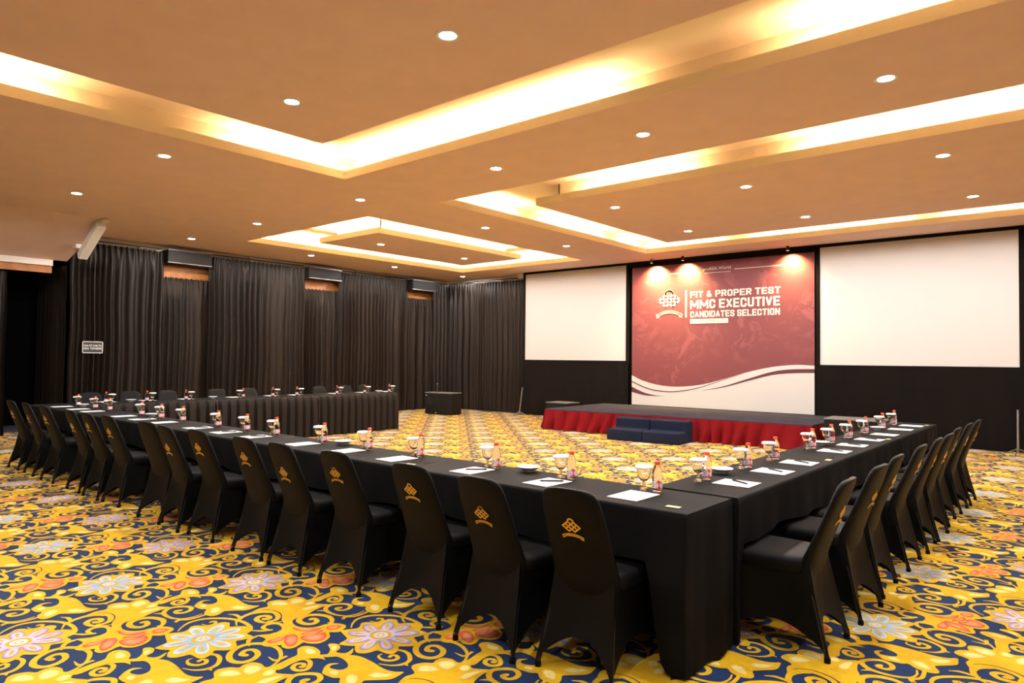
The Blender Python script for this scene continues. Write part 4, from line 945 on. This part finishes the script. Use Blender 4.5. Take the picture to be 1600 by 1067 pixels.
def bottle_proto():
    e = empty('water_bottle')
    m = MB(); m.lathe([(0.020, 0.0), (0.0255, 0.004), (0.0265, 0.012), (0.0262, 0.030), (0.0262, 0.064), (0.0268, 0.072), (0.0255, 0.080), (0.0268, 0.088), (0.0262, 0.100), (0.023, 0.116), (0.0165, 0.132), (0.0125, 0.140), (0.0120, 0.149)], 24)
    m.build('bottle_body', 'bottle', e, smooth=True)
    m = MB(); m.lathe([(0.0145, 0.1425), (0.0150, 0.145), (0.0150, 0.158), (0.0135, 0.1605)], 20); m.build('cap', 'cap', e, smooth=True)
    def patch(a0, a1, z0, z1, r, mt, name, par, shape=None):
        m = MB(); n, q = 14, 10; P = []
        if shape is None:
            for j in range(q+1): P.append([(r*cos(a0+(a1-a0)*k/n), r*sin(a0+(a1-a0)*k/n), z0+(z1-z0)*j/q) for k in range(n+1)])
            m.grid(P)
        else:
            ac, zc = (a0+a1)/2, (z0+z1)/2; vs = [(r*cos(ac), r*sin(ac), zc)]; K = 24
            for k in range(K):
                t = 2*pi*k/K; ra = (a1-a0)/2*cos(t); rz = (z1-z0)/2*sin(t)*(1 + 0.12*cos(3*t)); vs.append((r*cos(ac+ra), r*sin(ac+ra), zc+rz))
            m.add(vs, [(0, 1+k, 1+(k+1) % K) for k in range(K)])
        return m.build(name, mt, par, smooth=True, fix=False)
    lb = patch(-0.25*pi, 1.05*pi, 0.020, 0.056, 0.02685, 'lwhite', 'label', e)
    patch(0.22, 1.12, 0.024, 0.052, 0.0270, 'lnavy', 'blue_mark', lb, 'e')
    patch(0.40, 0.94, 0.031, 0.045, 0.0272, 'lwhite', 'blue_mark_core', lb, 'e')
    patch(1.45, 2.75, 0.014, 0.062, 0.0271, 'lred', 'red_heart', lb, 'e')
    return e
GP = goblet_proto(); BP = bottle_proto(); GK = kidmap(GP, {}); BK = kidmap(BP, {})
used = {'g': False, 'b': False}
def put(kind, x, y, rot, label):
    proto, K = (GP, GK) if kind == 'g' else (BP, BK)
    if not used[kind]: o = proto; used[kind] = True
    else: o = fast_copy(proto, K)
    o.location = (x, y, TZ+0.0032); o.rotation_euler = (0, 0, atan2(-y, -x) - 1.50 + rot)
    tag(o, label, 'goblet' if kind == 'g' else 'water bottle', 'lidded goblets on the tables' if kind == 'g' else 'small water bottles on the tables')
def sheet(x, y, rot, w, d, label, pen, penang=0.5):
    o = MB().box(-w/2, w/2, -d/2, d/2, 0, 0.0025).build('notepad', 'paper'); o.location = (x, y, TZ+0.0036); o.rotation_euler[2] = rot
    tag(o, label, 'notepad', 'white notepads on the tables')
    if pen:
        p = empty('pen', (x+0.012, y+0.02, TZ+0.0036+0.0025+0.0052), rot+penang)
        MB().tube([(-0.066, 0, 0), (-0.058, 0, 0), (0.045, 0, 0)], [0.0015, 0.0045, 0.0048], 8).build('barrel', pen, p, smooth=True)
        MB().tube([(0.0455, 0, 0), (0.068, 0, 0)], 0.0051, 8).build('pen_cap', 'pen', p, smooth=True)
        tag(p, 'dark ballpoint pen lying on the ' + label, 'pen', 'pens on the notepads')
GX = [-1.873, -2.43, -3.02, -3.738, -4.317, -4.904, -5.63, -6.141, -6.693, -7.47, -8.0, -8.53, -9.50, -10.0, -10.62]
BXs = [-1.79, -2.348, -2.927, -3.636, -4.22, -4.789, -5.56, -6.063, -6.61, -7.41, -7.92, -8.46, -9.42, -9.93, -10.55]
face = radians(-50)-pi/2+0.35     # turn the red heart towards the right as seen from the camera side
for i, x in enumerate(GX):
    q = ('rightmost' if i == 0 else 'leftmost' if i == 14 else ORD[i] + ' from the right')
    put('g', x, 3.31, 0, 'clear goblet under a white paper lid, %s on the front tables' % q)
    put('b', x+0.084, 3.31-0.008, rnd.uniform(-0.25, 0.25), 'small water bottle with red cap, %s on the front tables' % q)
    pn = {1: 'pen', 2: 'penr', 7: 'pen', 8: 'pen', 6: 'pen', 10: 'pen', 4: None}.get(i)
    sheet(x+0.05, 3.115, rnd.uniform(-0.05, 0.05), 0.175, 0.235, 'white notepad, %s on the front tables' % q, pn, 0.75)
GYr = [3.764, 4.393, 4.90, 5.74, 6.26, 6.83, 7.41, 8.12, 8.67]
for i, y in enumerate(GYr):
    q = ('nearest' if i == 0 else 'farthest' if i == 8 else ORD[i] + ' from the camera')
    put('g', -1.775, y, 0, 'clear goblet under a white paper lid, %s on the right tables' % q)
    put('b', -1.758, y+0.080, rnd.uniform(-0.25, 0.25), 'small water bottle with red cap, %s on the right tables' % q)
    sheet(-1.575, y+0.02 + (0.055 if i == 0 else 0), rnd.uniform(-0.05, 0.05), 0.215, 0.195, 'white notepad, %s on the right tables' % q, 'pen' if i in (0, 1, 2, 3, 4, 5) else None, 2.6)
GYl = [3.89, 4.46, 5.05, 5.86, 6.56, 7.04, 7.9, 8.55, 9.17]
for i, y in enumerate(GYl):
    q = ('nearest' if i == 0 else 'farthest' if i == 8 else ORD[i] + ' from the camera')
    put('g', -11.02, y, 0, 'clear goblet under a white paper lid, %s on the left tables' % q)
    put('b', -11.04, y + (-0.075 if i != 3 else 0.075), rnd.uniform(-0.3, 0.3), 'small water bottle with red cap, %s on the left tables' % q)
    sheet(-11.22, y+0.0, rnd.uniform(-0.05, 0.05), 0.215, 0.19, 'white notepad, %s on the left tables' % q, None)
def dish(x, y, lb):
    e = empty('snack_dish', (x, y, TZ+0.0035))
    m = MB(); m.lathe([(0.034, 0.0), (0.036, 0.006), (0.055, 0.016), (0.072, 0.0285), (0.0745, 0.0305), (0.0735, 0.032), (0.069, 0.0305), (0.052, 0.020), (0.03, 0.0125), (0.001, 0.012)], 36)
    m.build('dish_body', 'bowl', e, smooth=True)
    m = MB(); m.lathe([(0.0285, 0.0128), (0.0285, 0.0150), (0.02, 0.0185)], 20); m.build('wrapped_sweets', 'lid', e, smooth=True)
    tag(e, lb, 'dish', 'white snack dishes on the tables')
for x, y, lb in ((-2.70, 3.34, 'white shallow dish on the front tables, nearest the corner'), (-4.60, 3.33, 'white shallow dish on the front tables, second from the right end'), (-8.26, 3.34, 'white shallow dish on the front tables, third from the right end'), (-10.45, 3.33, 'white shallow dish at the far left of the front tables'),
                 (-1.79, 4.12, 'white shallow dish on the right tables, nearest the camera'), (-1.775, 6.09, 'white shallow dish on the middle right table'), (-1.74, 7.90, 'white shallow dish on the farthest right table'),
                 (-11.10, 4.18, 'white shallow dish on the left tables, nearest the camera'), (-11.12, 5.45, 'white shallow dish on the left tables, between the third and fourth goblets'), (-11.14, 8.90, 'white shallow dish near the far end of the left tables')):
    dish(x, y, lb)
def card(x, y, rot, lb):
    o = MB().box(-0.035, 0.035, -0.018, 0.018, 0, 0.0012).build('gold_card', 'goldpaper'); o.location = (x, y, TZ+0.0038); o.rotation_euler[2] = rot; tag(o, lb, 'card', 'small gold paper cards on the tables')
for x, y, r_, lb in ((-1.545, 3.011, 0.1, 'small gold paper card at the near right table corner'), (-3.44, 3.02, 0.2, 'small gold paper card, second from the right on the front tables'), (-5.55, 2.99, -0.1, 'small gold paper card, third from the right on the front tables'), (-7.4, 3.0, 0.1, 'small gold paper card, fourth from the right on the front tables'), (-9.8, 2.98, 0, 'small gold paper card, leftmost on the front tables'),
                     (-1.465, 5.21, 1.6, 'small gold paper card on the right tables, nearest the camera'), (-1.46, 7.02, 1.5, 'small gold paper card on the right tables, middle one'), (-1.46, 8.9, 1.5, 'small gold paper card on the right tables, farthest')):
    card(x, y, r_, lb)
